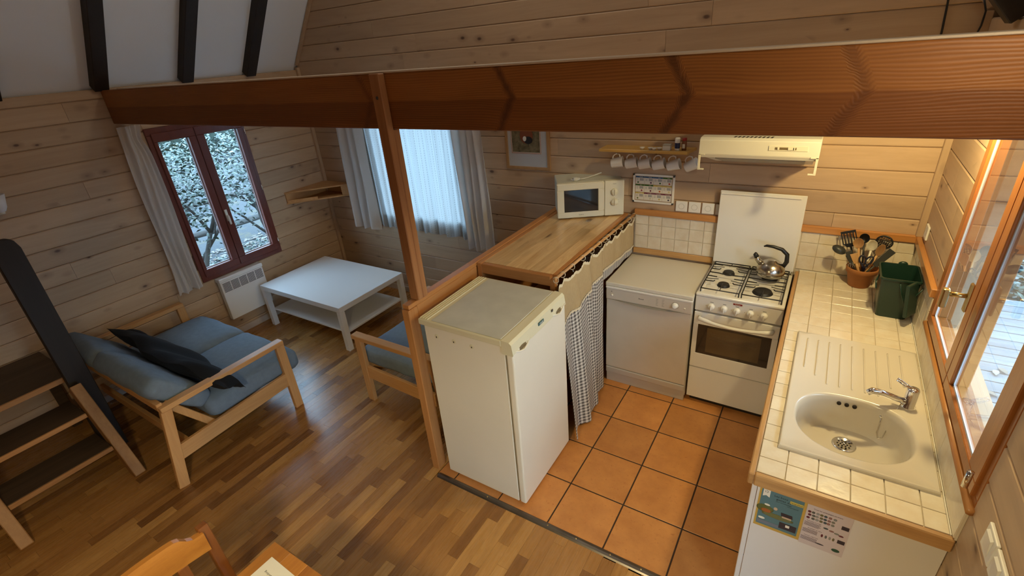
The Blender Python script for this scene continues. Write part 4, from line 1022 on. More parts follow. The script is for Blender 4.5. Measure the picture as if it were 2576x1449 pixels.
for k, x in enumerate(MX):
    tilt = (80, 77, 76, 75, 74, 62)[k]
    t = thing('mug', MUGL[k], 'mug', (x+.01, -.12, 1.626), 'mugs hanging under the shelf', rz=0)
    t.rotation_euler = (math.radians(6), math.radians(tilt), math.radians(14-2*k))
    # local frame: hangs by its handle; mug axis along +Z, handle on -X side, hook at origin
    cx = .060
    MG = pbr('mug_white', (.76, .74, .70), .3, coat=.3)
    B().lathe([(0, -.038), (.030, -.038), (.032, -.034), (.036, .040), (.0385, .045), (.0355, .045), (.033, .038), (.029, -.030), (0, -.032)], (cx, 0, -.006), 26).obj('cup', MG, t)
    B().tube([(cx-.034, 0, .020), (cx-.050, 0, .022), (cx-.060, 0, .008), (cx-.060, 0, -.010), (cx-.048, 0, -.026), (cx-.031, 0, -.030)], .0042, 8).obj('handle', MG, t)
zs = 1.6662
TIN = pbr('tin_white', (.78, .78, .74), .35, metal=.2)
for k, (x, l_) in enumerate(((-1.630, 'tiny pale open pot standing alone on the wall shelf'), (-1.573, 'tiny pale open pot, left in the cluster of three on the wall shelf'), (-1.545, 'tiny bluish-white pot, middle of the cluster on the wall shelf'), (-1.512, 'tiny pale pot, right in the cluster beside the salt box'))):
    t = thing('small_pot', l_, 'pot', (x, -.135, zs), 'tiny pots on the wall shelf'); B().lathe([(0, 0), (.010, 0), (.013, .010), (.018, .014), (.018, .016), (.010, .013), (0, .006)], (x, -.135-.012*(k == 2), zs), 16).obj('pot_body', TIN, t)
t = thing('salt_box', 'small white cardboard box on the wall shelf', 'box', (-1.465, -.125, zs)); B().box(-1.490, -1.440, -.145, -.105, zs, zs+.030, .001).obj('carton', PAPER, t); B().box(-1.490, -1.440, -.146, -.104, zs+.0305, zs+.038, .001).obj('lid', pbr('box_grey', (.45, .43, .36), .7), t)
t = thing('salt_shaker', 'white and navy-blue cylindrical salt tube on the wall shelf', 'shaker', (-1.40, -.13, zs)); B().lathe([(0, 0), (.016, 0), (.016, .022)], (-1.398, -.13, zs), 18).obj('base_band', PAPER, t); B().lathe([(.0162, .015), (.0162, .050)], (-1.398, -.13, zs), 18).obj('blue_band', pbr('navy', (.012, .02, .08), .4), t); B().lathe([(.016, .05), (.0165, .052), (.0165, .078), (.014, .082), (0, .082)], (-1.398, -.13, zs), 18).obj('cap', PLAST, t)
t = thing('spice_jar', 'clear spice jar with red cap next to the navy salt tube', 'jar', (-1.36, -.12, zs)); B().lathe([(0, 0), (.0155, 0), (.0155, .058), (.012, .062)], (-1.358, -.115, zs), 18).obj('glass_body', pbr('jar_glass', (.20, .07, .03), .12, coat=.5), t); B().lathe([(.0145, .062), (.0145, .078), (0, .079)], (-1.358, -.115, zs), 18).obj('cap', pbr('red_cap', (.32, .012, .01), .4), t); B().box(-1.366, -1.350, -.1325, -.1305, zs+.015, zs+.042).obj('paper_tag', PAPER, t)
# framed picture
t = thing('framed_picture', 'pale wood framed print with a hen partly hidden behind the beam', 'picture', (-2.595, -.02, 1.46))
b = B(); px0, px1, pz0, pz1 = -2.800, -2.395, 1.452, 2.02
b.box(px0, px1, -.034, -.0145, pz0, pz0+.024, .002); b.box(px0, px1, -.034, -.0145, pz1-.024, pz1, .002); b.box(px0, px0+.024, -.034, -.0145, pz0+.024, pz1-.024, .001); b.box(px1-.024, px1, -.034, -.0145, pz0+.024, pz1-.024, .001); b.obj('frame', wood('frame_pine', (.42, .22, .08), (.55, .32, .13), 'Z'), t)
B().box(px0+.02, px1-.02, -.026, -.0145, pz0+.02, pz1-.02).obj('mount', pbr('mount_grey', (.50, .50, .50), .6), t)
ix0, ix1, iz0, iz1 = -2.735, -2.482, 1.590, 1.90
B().box(ix0-.012, ix1+.012, -.0275, -.026, iz0-.012, iz1+.012).obj('printed_border', None or pbr('border_cream', (.62, .55, .45), .7), t)
q = NT('print_picture'); co = q.coord(); n1 = q.noise(co, 16, 4, .7); c = q.mix(q.ramp(n1, .35, .65), (.055, .045, .018), (.24, .19, .09)); q.base(c); q.p.inputs['Roughness'].default_value = .5
pp = B().box(ix0, ix1, -.0285, -.0275, iz0, iz1).obj('print', q.m, t)
B().ball((-2.60, -.0285, 1.72), .060, .0008, .065, 20).obj('hen_body', pbr('hen_brown', (.22, .06, .02), .6), pp); B().ball((-2.585, -.029, 1.685), .040, .001, .03, 20).obj('hen_feathers', pbr('hen_black', (.012, .012, .014), .6), pp); B().ball((-2.615, -.0293, 1.695), .018, .001, .020, 16).obj('hen_breast', PAPER, pp); B().box(-2.588, -2.584, -.0292, -.0285, 1.635, 1.665).obj('hen_leg', pbr('hen_black', (.012, .012, .014), .6), pp)
b = B()
for k in range(26): b.box(ix0-.010+k*.0106, ix0-.005+k*.0106, -.0282, -.0275, iz0-.010, iz0-.005)
for k in range(28): b.box(ix0-.010, ix0-.005, -.0282, -.0275, iz0+k*.0106, iz0+.005+k*.0106); b.box(ix1+.005, ix1+.010, -.0282, -.0275, iz0+k*.0106, iz0+.005+k*.0106)
b.obj('red_checks', pbr('check_red', (.35, .03, .02), .7), pp, kind='stuff')
# seasonal calendar poster
t = thing('seasonal_calendar', 'small white-framed seasonal calendar with twelve coloured cards on the back wall', 'poster', (-1.57, -.02, 1.26))
cx0, cx1, cz0, cz1 = -1.722, -1.424, 1.262, 1.472
b = B(); b.box(cx0, cx1, -.028, -.0145, cz0, cz0+.014, .001); b.box(cx0, cx1, -.028, -.0145, cz1-.014, cz1, .001); b.box(cx0, cx0+.014, -.028, -.0145, cz0, cz1, .001); b.box(cx1-.014, cx1, -.028, -.0145, cz0, cz1, .001); b.obj('frame', PLAST, t)
B().box(cx0+.01, cx1-.01, -.0225, -.0145, cz0+.01, cz1-.01).obj('backing', pbr('beige_board', (.40, .28, .18), .8), t)
cols = [(.02, .09, .22)]*3+[(.03, .12, .02)]*3+[(.55, .42, .10)]*3+[(.14, .02, .05)]*3
MON = ['JANVIER', 'FEVRIER', 'MARS', 'AVRIL', 'MAI', 'JUIN', 'JUILLET', 'AOUT', 'SEPTEMBRE', 'OCTOBRE', 'NOVEMBRE', 'DECEMBRE']
fr_ = [(.03, .12, .03), (.08, .02, .07), (.03, .14, .04), (.5, .05, .02), (.25, .03, .08), (.12, .01, .03), (.5, .12, .02), (.7, .6, .3), (.15, .18, .04), (.6, .55, .4), (.55, .40, .12), (.06, .05, .08)]
for k in range(12):
    i, j = k % 4, k//4; w_, h_ = .064, .055; x0 = cx0+.019+i*.0655; z1 = cz1-.018-j*.0585
    cd_ = B().box(x0, x0+w_, -.0235, -.0225, z1-h_, z1).obj('card', PAPER, t)
    hd = B().box(x0, x0+w_, -.0242, -.0235, z1-.010, z1).obj('card_header', pbr('hdr%d' % (k//3), cols[k], .6), cd_)
    B().text(MON[k], .0065, MF(x0+w_*.62, -.0243, z1-.0052), .0001).obj('lettering', PAPER, cd_)
    b = B().box(x0+.030, x0+.058, -.0240, -.0235, z1-.032, z1-.014)
    for r_ in range(3): b.box(x0+.006, x0+.020, -.0240, -.0235, z1-.020-r_*.006, z1-.0175-r_*.006)
    b.obj('card_text', pbr('card_text_grey', (.38, .37, .35), .8), cd_)
    fx_ = x0+(.018 if k in (0, 8) else .046); B().ball((fx_, -.0238, z1-.044), .0065, .0008, .006, 12).obj('fruit', pbr('fruit%d' % k, fr_[k], .5), cd_)
# sockets
def socket(x0, z0, label, ax='X', y=None):
    t = thing('wall_socket', label, 'socket', (x0+.04, -.02, z0) if ax == 'X' else (-.02, x0+.04, z0), 'white wall sockets')
    m = Matrix.Identity(4) if ax == 'X' else Matrix.Rotation(-PI/2, 4, 'Z')
    off = (x0+.0405, -.0145, z0+.039) if ax == 'X' else (-.0145, x0+.0405, z0+.039)
    M = Matrix.Translation(off) @ m
    b = B(); tb = B().box(-.0395, .0395, -.010, 0, -.0375, .0375, .003, 2); tb.bm.transform(M); b.bm.free(); tb.obj('plate', PLAST, t)
    tb = B().lathe([(.020, .0105), (.0185, .0105), (.017, .0060), (0, .0058)], (0, 0, 0), 24, rot=RY); tb.bm.transform(M); tb.obj('well', pbr('socket_well', (.46, .43, .36), .4), t)
    for (dx, dz) in ((-.009, 0), (.009, 0), (0, .008)):
        tb = B().lathe([(.0026, .0072), (0, .0074)], (dx, 0, dz), 8, rot=RY); tb.bm.transform(M); tb.obj('pin_hole', DARK, t)
socket(-1.407, 1.219, 'white wall socket left of the row of four, nearest the calendar')
socket(-1.3185, 1.219, 'white wall socket, second from the calendar'); socket(-1.228, 1.219, 'white wall socket, third from the calendar, next to the stove lid')
socket(-1.138, 1.219, 'white wall socket half hidden behind the raised stove lid')
socket(-.19, 1.24, 'white wall socket on the right wall above the green bin', 'R')
for k, y0 in enumerate((-2.168, -2.256)):
    t = thing('light_switch', ('white rocker switch plate on the right wall, nearer the window', 'white rocker switch plate at the bottom right edge of the picture')[k], 'switch', (-.02, y0+.04, 1.06), 'switches beside the window')
    B().box(-.024, -.0145, y0, y0+.083, 1.062, 1.144, .003, 2).obj('plate', PLAST, t)
    B().prism([(-.0242, y0+.02, 1.075), (-.030, y0+.02, 1.13), (-.0242, y0+.02, 1.135)], (0, .044, 0)).obj('rocker', PLAST, t, normals=True)
# microwave (turned on the bar)
ma = math.radians(31.3)
t = thing('microwave', 'cream microwave turned askew on the bar counter with its cable lying on top', 'microwave', (-2.178, -.352, 1.1725), rz=ma)
# local: x along front, y backwards
W_, D_, H_ = .488, .30, .268
YC = pbr('microwave_cream', (.72, .68, .52), .4); YG = pbr('microwave_grey', (.56, .56, .45), .5)
B().box(0.006, W_-.006, .035, D_, .010, H_, .004).obj('case', YG, t)
for x, y in ((.04, .06), (W_-.04, .06), (.04, D_-.04), (W_-.04, D_-.04)): B().lathe([(.012, 0), (.012, .011)], (x, y, 0), 10).obj('foot', BLACK, t)
dr = B(); 
gx0, gx1, gz0, gz1 = .052, .300, .055, .215
dr.box(0, .345, 0, .035, .008, gz0, .006); dr.box(0, .345, 0, .035, gz1, H_, .006); dr.box(0, gx0, 0, .035, gz0-.004, gz1+.004, .004); dr.box(gx1, .345, 0, .035, gz0-.004, gz1+.004, .004)
dr = dr.obj('door', YC, t)
B().box(gx0-.002, gx1+.002, .004, .014, gz0-.002, gz1+.002).obj('door_window', pbr('microwave_glass', (.012, .014, .014), .05, coat=.8), dr)
B().text('TAURUS', .010, MF(.175, -.0006, .030), .0002).obj('lettering', INK, dr)
cp = B().box(.347, W_, 0, .035, .008, H_, .005).obj('control_panel', YC, t)
for z in (.185, .110):
    kb = B().lathe([(.026, 0), (.0255, .010), (.023, .016), (0, .016)], (.418, 0, z), 26, rot=RY); kb.box(.415, .421, -.022, -.014, z-.022, z+.022, .002); kb.obj('knob', YC, cp)
b = B()
for a in range(9):
    an = math.radians(-130+a*32); b.box(.418+.033*math.sin(an)-.001, .418+.033*math.sin(an)+.001, -.0006, 0, .110+.033*math.cos(an)-.001, .110+.033*math.cos(an)+.001)
b.text('instant', .009, MF(.418, -.0006, .245), .0002); b.obj('panel_print', INK, cp, kind='stuff')
CB = pbr('cable_white', (.62, .60, .52), .5)
cb = B().tube([(.46, D_, .05), (.50, D_-.01, .06), (.516, .22, .12), (.512, .20, .20), (.480, .19, .262), (.43, .20, .285), (.37, .19, .290), (.30, .17, .276), (.25, .13, .2735), (.21, .10, .2735), (.175, .085, .275)], .0050, 8).obj('power_cable', CB, t)
B().tube([(.178, .086, .278), (.150, .075, .279), (.128, .068, .279)], [.007, .015, .016], 10).obj('plug', CB, cb)
b = B(); b.tube([(.130, .074, .280), (.108, .066, .280)], .0024, 6); b.tube([(.134, .058, .280), (.112, .051, .280)], .0024, 6); b.obj('plug_pins', CHROME, cb)
# worktop ------------------------------------------------------------
t = thing('worktop', 'cream tiled worktop with pine edging along the right wall', 'worktop', (-.3, -.97, .86)); WT = t
SKX0, SKX1, SKY0, SKY1 = -.500, -.055, -1.735, -.87   # opening under the sink plate
b = B(); z0, z1 = .862, .8935
b.box(-.578, -.026, -1.928, SKY0, z0, z1); b.box(-.578, -.026, SKY1, -.026, z0, z1); b.box(-.578, SKX0, SKY0, SKY1, z0, z1); b.box(SKX1, -.026, SKY0, SKY1, z0, z1); b.box(-.0265, -.0150, -1.928, -.0245, z0, .898); b.box(-.578, -.015, -.0265, -.0246, z0, .898)
b.obj('grout_bed', GROUT, t)
B().box(-.0275, -.0246, -1.93, -.03, .898, .904).obj('silicone_joint', pbr('joint_white', (.80, .76, .66), .5), t)
B().box(-.578, -.0275, -.0278, -.0246, .898, .904).obj('silicone_joint', pbr('joint_white', (.80, .76, .66), .5), t)
xt = [-.583+.0985*k for k in range(7)]; yt = [-1.943+.1*k for k in range(21)]
for i in range(6):
    for j in range(20):
        x0, x1 = max(xt[i], -.5775), min(xt[i+1], -.0262); y0, y1 = max(yt[j], -1.9275), min(yt[j+1], -.0262)
        if x1-x0 < .01 or y1-y0 < .01: continue
        if x0 > -.495 and x1 < -.06 and y0 > -1.72 and y1 < -.88: continue
        # cut tiles around the basin opening
        if not (x1 <= SKX0 or x0 >= SKX1 or y1 <= SKY0 or y0 >= SKY1):
            if x0 < SKX0: x1 = SKX0
            elif x1 > SKX1: x0 = SKX1
            elif y0 < SKY0: y1 = SKY0
            elif y1 > SKY1: y0 = SKY1
            if x1-x0 < .01 or y1-y0 < .01: continue
        B().box(x0+.0016, x1-.0016, y0+.0016, y1-.0016, .8925, .900, .0012).obj('tile', TILE, t, tone=random.random())
WE = lambda a: wood('edge_pine', (.34, .17, .06), (.55, .31, .12), a, rough=.4, coat=.3, tvar=.15)
B().box(-.600, -.579, -1.950, -.050, .848, .902, .004).obj('edge_strip', WE('Y'), t); B().box(-.5785, -.016, -1.952, -1.929, .848, .902, .004).obj('edge_strip', WE('X'), t)
# sink
q = pbr('sink_enamel', (.60, .54, .44), .22, coat=.35)
t = thing('sink', 'cream enamel inset sink with oval basin and ribbed drainer', 'sink', (-.28, -1.3, .9)); 
BX0, BX1, BY0, BY1 = -.523, -.034, -1.768, -.848; bc = (-.283, -1.525)
def loop(th, sc, dz=0, sh=0):
    c_, s_ = math.cos(th), math.sin(th)
    rx = .200; ry = .186 if s_ > 0 else .186
    e_ = 2.6 if s_ > 0 else 2.2
    r = (abs(c_/rx)**e_+abs(s_/ry)**e_)**(-1/e_)
    return Vector((bc[0]+r*c_*sc, bc[1]+r*s_*sc+sh, dz))
tb = bmesh.new(); N = 72; rings = []
ths = [2*PI*k/N for k in range(N)]
for (cxx, cyy) in ((BX0, BY0), (BX1, BY0), (BX1, BY1), (BX0, BY1)):
    a = math.atan2(cyy-bc[1], cxx-bc[0]) % (2*PI); k = min(range(N), key=lambda i: abs(ths[i]-a)); ths[k] = a
def rect(th, ins):
    c_, s_ = math.cos(th), math.sin(th); tx = ((BX1-ins if c_ > 0 else BX0+ins)-bc[0])/c_ if abs(c_) > 1e-6 else 1e9; ty_ = ((BY1-ins if s_ > 0 else BY0+ins)-bc[1])/s_ if abs(s_) > 1e-6 else 1e9
    tt = min(tx, ty_); return Vector((bc[0]+c_*tt, bc[1]+s_*tt, 0))
def ring(f): rings.append([tb.verts.new(f(th)) for th in ths])
ring(lambda th: rect(th, 0)+Vector((0, 0, .9002))); ring(lambda th: rect(th, 0)+Vector((0, 0, .909))); ring(lambda th: rect(th, .004)+Vector((0, 0, .913))); ring(lambda th: rect(th, .014)+Vector((0, 0, .913))); ring(lambda th: rect(th, .020)+Vector((0, 0, .909)))
ring(lambda th: loop(th, 1.05, .909)); ring(lambda th: loop(th, 1.015, .907)); ring(lambda th: loop(th, .985, .899)); ring(lambda th: loop(th, .955, .875)); ring(lambda th: loop(th, .92, .80, .006)); ring(lambda th: loop(th, .86, .768, .014)); ring(lambda th: loop(th, .74, .750, .030)); ring(lambda th: loop(th, .45, .744, .055)); ring(lambda th: loop(th, .16, .742, .075))
for A, Q in zip(rings, rings[1:]):
    for k in range(N): tb.faces.new((A[k], A[(k+1) % N], Q[(k+1) % N], Q[k]))
tb.faces.new(rings[-1])
for f_ in tb.faces: f_.smooth = True
b = B(); b.join(tb); so = b.obj('basin_and_drainer', q, t, normals=True)
try:
    so.data.set_sharp_from_angle(angle=math.radians(40))
except Exception: pass
for k, (x, y0, y1) in enumerate([(-.475+.047*i, -1.28+.05*max(0, 2-i)+.0*i, -.905) for i in range(9)]):
    if x > -.15: y0 = -1.20+.03*(k-7)
    B().tube([(x, y0, .9075), (x, y0+.01, .9095), (x, y1-.01, .9095), (x, y1, .9075)], .0035, 8).obj('drainer_rib', q, so)
for k in range(3):
    B().lathe([(.0085, 0), (.0085, .004), (0, .005)], (-.327+.028*k, -1.3500, .876), 12, rot=Matrix.Rotation(math.radians(78), 4, 'X')).obj('overflow_hole', DARK, so)
dn = B().lathe([(.045, .0), (.043, .004), (.036, .004), (.033, .0018), (0, .0012)], (bc[0], bc[1]+.075, .7435), 32).obj('drain', CHROME, so, label='round chrome strainer drain')
b = B(); 
for rr_, n_ in ((0, 1), (.012, 6), (.023, 10)):
    for k in range(n_): b.lathe([(.0036, 0), (0, .0006)], (bc[0]+rr_*math.cos(2*PI*k/n_), bc[1]+.075+rr_*math.sin(2*PI*k/n_), .7458), 8)
b.obj('strainer_holes', DARK, dn, kind='stuff')
cp_ = [(-.176, -1.362, .868), (-.178, -1.38, .84), (-.180, -1.385, .80), (-.172, -1.39, .775), (-.158, -1.39, .785), (-.145, -1.372, .84), (-.130, -1.335, .915), (-.118, -1.312, .925)]
B().tube(cp_, .0018, 6).obj('plug_chain', STEEL, so); B().lathe([(.008, 0), (.008, .004), (0, .006)], (-.176, -1.360, .868), 12, rot=Matrix.Rotation(math.radians(78), 4, 'X')).obj('chain_anchor', CHROME, so)
# mixer tap
t = thing('mixer_tap', 'chrome single-lever mixer tap beside the oval basin', 'tap', (-.095, -1.305, .909))
tx, ty2 = -.095, -1.305
B().lathe([(.026, 0), (.026, .006), (.0215, .010), (.0215, .085), (.019, .092), (.0, .094)], (tx, ty2, .9092), 26).obj('tap_body', CHROME, t)
B().tube([(tx-.012, ty2-.004, .935), (tx-.05, ty2-.018, .950), (tx-.10, ty2-.036, .972), (tx-.135, ty2-.048, .980), (tx-.150, ty2-.053, .968)], [.013, .0125, .0125, .014, .013], 14).obj('spout', CHROME, t)
B().tube([(tx, ty2, 1.000), (tx-.025, ty2+.012, 1.008), (tx-.055, ty2+.022, 1.020), (tx-.058, ty2+.008, 1.020), (tx-.03, ty2-.006, 1.008)], .0045, 8, closed=True).obj('lever', CHROME, t)
# cupboard under the worktop and leaflets
t = thing('base_cupboard', 'white base cupboard under the tiled worktop', 'cupboard', (-.29, -1, 0))
CW = pbr('cupboard_white', (.66, .62, .58), .5)
B().box(-.562, -.016, -1.928, -1.912, 0.0, .846, .001).obj('end_panel', CW, t)
B().box(-.562, -.016, -1.910, -.56, 0.08, .70, .001).obj('carcass', CW, t); B().box(-.54, -.03, -1.9, -.58, 0, .079).obj('plinth', DARK, t)
for k in range(3):
    y0 = -1.926+k*.455; B().box(-.582, -.5635, y0, y0+.450, .08, .845, .002).obj('door', CW, t)
LFY = -1.9285
def rectp(b, x0, x1, z0, z1, d): b.box(x0, x1, LFY-d, LFY-d+.0006, z0, z1); return b
def cmat(n, c): return pbr(n, c, .55)
t = thing('blue_leaflet', 'blue recycling leaflet with yellow border taped on the white cupboard end', 'leaflet', (-.48, LFY, .63))
rectp(B(), -.553, -.400, .634, .846, .001).obj('yellow_border', cmat('leaf_yellow', (.50, .31, .06)), t)
lf = rectp(B(), -.546, -.409, .648, .846, .0018).obj('blue_sheet', cmat('leaf_blue', (.085, .17, .19)), t)
b = B().prism([(-.541, LFY-.003, .835), (-.518, LFY-.003, .835), (-.518, LFY-.003, .796), (-.5295, LFY-.003, .803), (-.541, LFY-.003, .796)], (0, .0006, 0)); b.obj('ribbon', PAPER, lf, normals=True)
b = B()
for a in range(3):
    an = a*2*PI/3+.5; b.prism([(-.5295+.0068*math.cos(an), LFY-.0036, .822+.0068*math.sin(an)), (-.5295+.0068*math.cos(an+1.5), LFY-.0036, .822+.0068*math.sin(an+1.5)), (-.5295+.0042*math.cos(an+1.4), LFY-.0036, .822+.0042*math.sin(an+1.4)), (-.5295+.0042*math.cos(an+.1), LFY-.0036, .822+.0042*math.sin(an+.1))], (0, .0004, 0))
b.obj('recycling_mark', INK, lf, normals=True)
MT = lambda x, z: MF(x, LFY-.0026, z)
b = B().text('Les bons', .0115, MT(-.490, .818), .0001).text('recycleurs', .0, MT(-.44, .818), .0001) if 0 else B()
b.text('Les bons', .0125, MT(-.482, .814), .0001); b.text('gestes du', .0125, MT(-.472, .800), .0001); b.text('pour des emballages', .0062, MT(-.470, .789), .0001); b.text('mieux recyclés', .0062, MT(-.44, .7815), .0001); b.obj('lettering', INK, lf)
rectp(B(), -.452, -.410, .8005, .8135, .0022).obj('yellow_box', cmat('leaf_yellow2', (.55, .42, .08)), lf); B().text('recycleur', .0105, MF(-.431, LFY-.0030, .807), .0001).obj('lettering', INK, lf)
b = B()
def blob(b, x, z, rx, rz, d=.0022): return b.ball((x, LFY-d, z), rx, .0006, rz, 14)
blob(B(), -.525, .735, .030, .020).obj('tree_green', cmat('pic_green', (.10, .11, .03)), lf); blob(B(), -.520, .727, .018, .010, .0028).obj('tree_orange', cmat('pic_orange', (.33, .10, .02)), lf)
blob(B(), -.480, .712, .055, .012, .0025).obj('meadow', cmat('pic_olive', (.14, .14, .05)), lf); blob(B(), -.520, .757, .010, .005).obj('cloud', PAPER, lf); blob(B(), -.491, .750, .007, .008).obj('sun', cmat('pic_peach', (.50, .36, .24)), lf)
b = B().prism([(-.472, LFY-.003, .742), (-.435, LFY-.003, .742), (-.432, LFY-.003, .726), (-.470, LFY-.003, .726)], (0, .0006, 0)); b.obj('bin_roof', cmat('pic_dark', (.035, .025, .03)), lf, normals=True); rectp(B(), -.466, -.436, .718, .726, .0030).obj('bin_wall', cmat('pic_peach', (.50, .36, .24)), lf)
rectp(B(), -.470, -.414, .662, .693, .0028).obj('dark_panel', cmat('pic_dark', (.035, .025, .03)), lf); rectp(B(), -.449, -.436, .676, .688, .0034).obj('white_mark', PAPER, lf); rectp(B(), -.543, -.470, .656, .672, .0026).obj('grey_band', cmat('pic_greyblue', (.15, .17, .21)), lf); blob(B(), -.530, .683, .012, .006, .0028).obj('fish', PAPER, lf)
t = thing('sorting_leaflet', 'pinkish sorting-guide leaflet with small pictures taped beside the blue leaflet', 'leaflet', (-.33, LFY, .63))
lf = rectp(B(), -.399, -.262, .628, .846, .0014).obj('sheet', cmat('leaf_pink', (.56, .47, .45)), t)
b = B(); b.text('Tous les emballages se trient', .0075, MT(-.335, .815), .0001); b.text('Emballages en métal', .0055, MT(-.368, .752), .0001); b.text('Emballages en verre', .0055, MT(-.360, .717), .0001); b.text('Déchets organiques', .0055, MT(-.365, .678), .0001)
for k in range(4): b.box(-.396, -.345-.005*(k % 2), LFY-.0022, LFY-.0018, .743-k*.005, .7445-k*.005); b.box(-.396, -.350, LFY-.0022, LFY-.0018, .708-k*.005, .7095-k*.005); b.box(-.396, -.345, LFY-.0022, LFY-.0018, .668-k*.005, .6695-k*.005)
b.obj('lettering', cmat('print_purple', (.10, .06, .08)), lf)
rnd = random.Random(4)
pc = [(.12, .02, .03), (.10, .10, .09), (.28, .27, .25), (.14, .12, .05), (.05, .07, .08), (.25, .12, .10), (.20, .20, .17)]
k = 0
for z in (.797, .782, .767):
    for i in range(7):
        blob(B(), -.388+i*.0125+rnd.uniform(-.002, .002), z-.002*i*0, .0055, .0055, .0022).obj('packaging_picture', cmat('pkg%d' % (k % 7), pc[k % 7]), lf); k += 1
for x in (-.335, -.323, -.311, -.300): blob(B(), x, .701, .0035, .008).obj('bottle_picture', cmat('pkg%d' % (k % 7), pc[k % 7]), lf); k += 1
for x, z in ((-.33, .742), (-.312, .738), (-.296, .734), (-.282, .73)): blob(B(), x, z, .008, .004).obj('can_picture', cmat('pkg%d' % (k % 7), pc[k % 7]), lf); k += 1
for z in (.772, .700): rectp(B(), -.288, -.266, z-.008, z+.009, .0024).obj('bin_picture', cmat('pic_dark', (.035, .025, .03)), lf)
blob(B(), -.285, .652, .013, .008).obj('compost_picture', cmat('pic_deepgreen', (.02, .07, .04)), lf); blob(B(), -.335, .655, .014, .003).obj('peel_picture', cmat('pic_dark', (.035, .025, .03)), lf)
# utensil pot
t = thing('flower_pot', 'terracotta flower pot holding kitchen utensils on the worktop', 'pot', (-.255, -.13, .9))
PX, PY = -.258, -.128
B().lathe([(0, .001), (.052, .001), (.055, .003), (.072, .088), (.080, .090), (.084, .118), (.083, .122), (.077, .122), (.072, .092), (.050, .010), (0, .010)], (PX, PY, .8995), 32).obj('pot_body', pbr('clay_pot', (.42, .16, .045), .7, noise=.15, nscale=9), t)
NYL = pbr('nylon_grey', (.035, .038, .034), .42); SPW = wood('spoon_wood', (.46, .24, .09), (.62, .38, .17), 'Z', rough=.6); WSP = pbr('white_spoon', (.78, .74, .62), .3)
CV = (CAM-Vector((PX, PY, 1.1))).normalized()
def frame(p0, p1, face=None):
    d = (Vector(p1)-Vector(p0)).normalized(); n = (face or CV); n = (n-d*n.dot(d)).normalized(); s_ = d.cross(n)
    return Matrix(((s_.x, n.x, d.x, p1[0]), (s_.y, n.y, d.y, p1[1]), (s_.z, n.z, d.z, p1[2]), (0, 0, 0, 1)))
UG = 'utensils standing in the flower pot'
def utensil(name, label, cat, p0, p1, hr, mat, head, face=None, hname='head'):
    t = thing(name, label, cat, p0, UG)
    B().tube([p0, Vector(p0).lerp(Vector(p1), .5)+Vector((0, 0, .002)), p1], hr, 8).obj('handle', mat, t)
    m = frame(p0, p1, face); b = B(); head(b, m); b.obj(hname, mat, t, normals=True); return t
def spoon(w, l, dp=.012):
    def h(b, m):
        tb = bmesh.new(); R_ = []
        for k in range(7):
            f_ = k/6; rr_ = [tb.verts.new(m @ Vector((w*f_*math.cos(a*PI/9), -dp*(1-f_**2), l+l*f_*math.sin(a*PI/9)))) for a in range(18)]; R_.append(rr_)
        for A, Q in zip(R_[1:], R_[2:]):
            for k in range(18): tb.faces.new((A[k], A[(k+1) % 18], Q[(k+1) % 18], Q[k]))
        tb.faces.new(R_[1])
        for f_ in tb.faces: f_.smooth = True
        r2 = bmesh.ops.solidify(tb, geom=tb.faces[:], thickness=.003); b.join(tb)
    return h
def blade(w0, w1, l, holes=0):
    def h(b, m):
        if not holes: b.prism([m @ Vector(p) for p in ((-w0, 0, 0), (w0, 0, 0), (w1, 0, l), (-w1, 0, l))], m.to_3x3() @ Vector((0, .003, 0)), .001)
        else:
            n = holes; 
            b.prism([m @ Vector(p) for p in ((-w0, 0, 0), (w0, 0, 0), (w1, 0, l*.22), (-w1, 0, l*.22))], m.to_3x3() @ Vector((0, .003, 0))); b.prism([m @ Vector(p) for p in ((-w1, 0, l*.85), (w1, 0, l*.85), (w1, 0, l), (-w1, 0, l))], m.to_3x3() @ Vector((0, .003, 0)))
            for i in range(n+1):
                x = -w1+2*w1*i/n*(1-.0); x = max(-w1+.003, min(w1-.003, x)); b.prism([m @ Vector(p) for p in ((x-.003, 0, l*.2), (x+.003, 0, l*.2), (x+.003, 0, l*.87), (x-.003, 0, l*.87))], m.to_3x3() @ Vector((0, .003, 0)))
    return h
pb = lambda dx, dy: (PX+dx, PY+dy, .925)
utensil('ladle', 'black nylon ladle leaning out of the flower pot to the left', 'ladle', pb(.0, .0), (-.352, -.14, 1.085), .005, NYL, lambda b, m: b.ball((-.396, -.145, 1.118), .040, .030, .024, 18, rot=Matrix.Rotation(.45, 4, 'Y')), hname='bowl')
utensil('slotted_spatula', 'black slotted spatula at the back left of the flower pot', 'spatula', pb(-.01, .02), (-.338, -.09, 1.125), .005, BLACK, blade(.018, .038, .10, 5))
utensil('nylon_spatula', 'dark grey solid spatula in front of the slotted one in the flower pot', 'spatula', pb(0, -.02), (-.318, -.160, 1.055), .005, NYL, blade(.014, .018, .075))
utensil('wooden_spoon', 'wooden spoon with round bowl in the middle of the flower pot', 'spoon', pb(.0, .0), (-.302, -.13, 1.135), .006, SPW, spoon(.027, .032), hname='bowl')
utensil('wooden_spatula', 'flat wooden spatula standing in front of the wooden spoon', 'spatula', pb(.01, -.01), (-.296, -.160, 1.050), .007, SPW, blade(.013, .020, .070))
utensil('black_serving_spoon', 'black serving spoon behind the wooden spoon in the flower pot', 'spoon', pb(.01, .02), (-.278, -.09, 1.155), .005, BLACK, spoon(.026, .030), hname='bowl')
utensil('white_spoon', 'white melamine spoon right of the wooden spoon', 'spoon', pb(.01, .0), (-.240, -.12, 1.125), .006, WSP, spoon(.025, .032), hname='bowl')
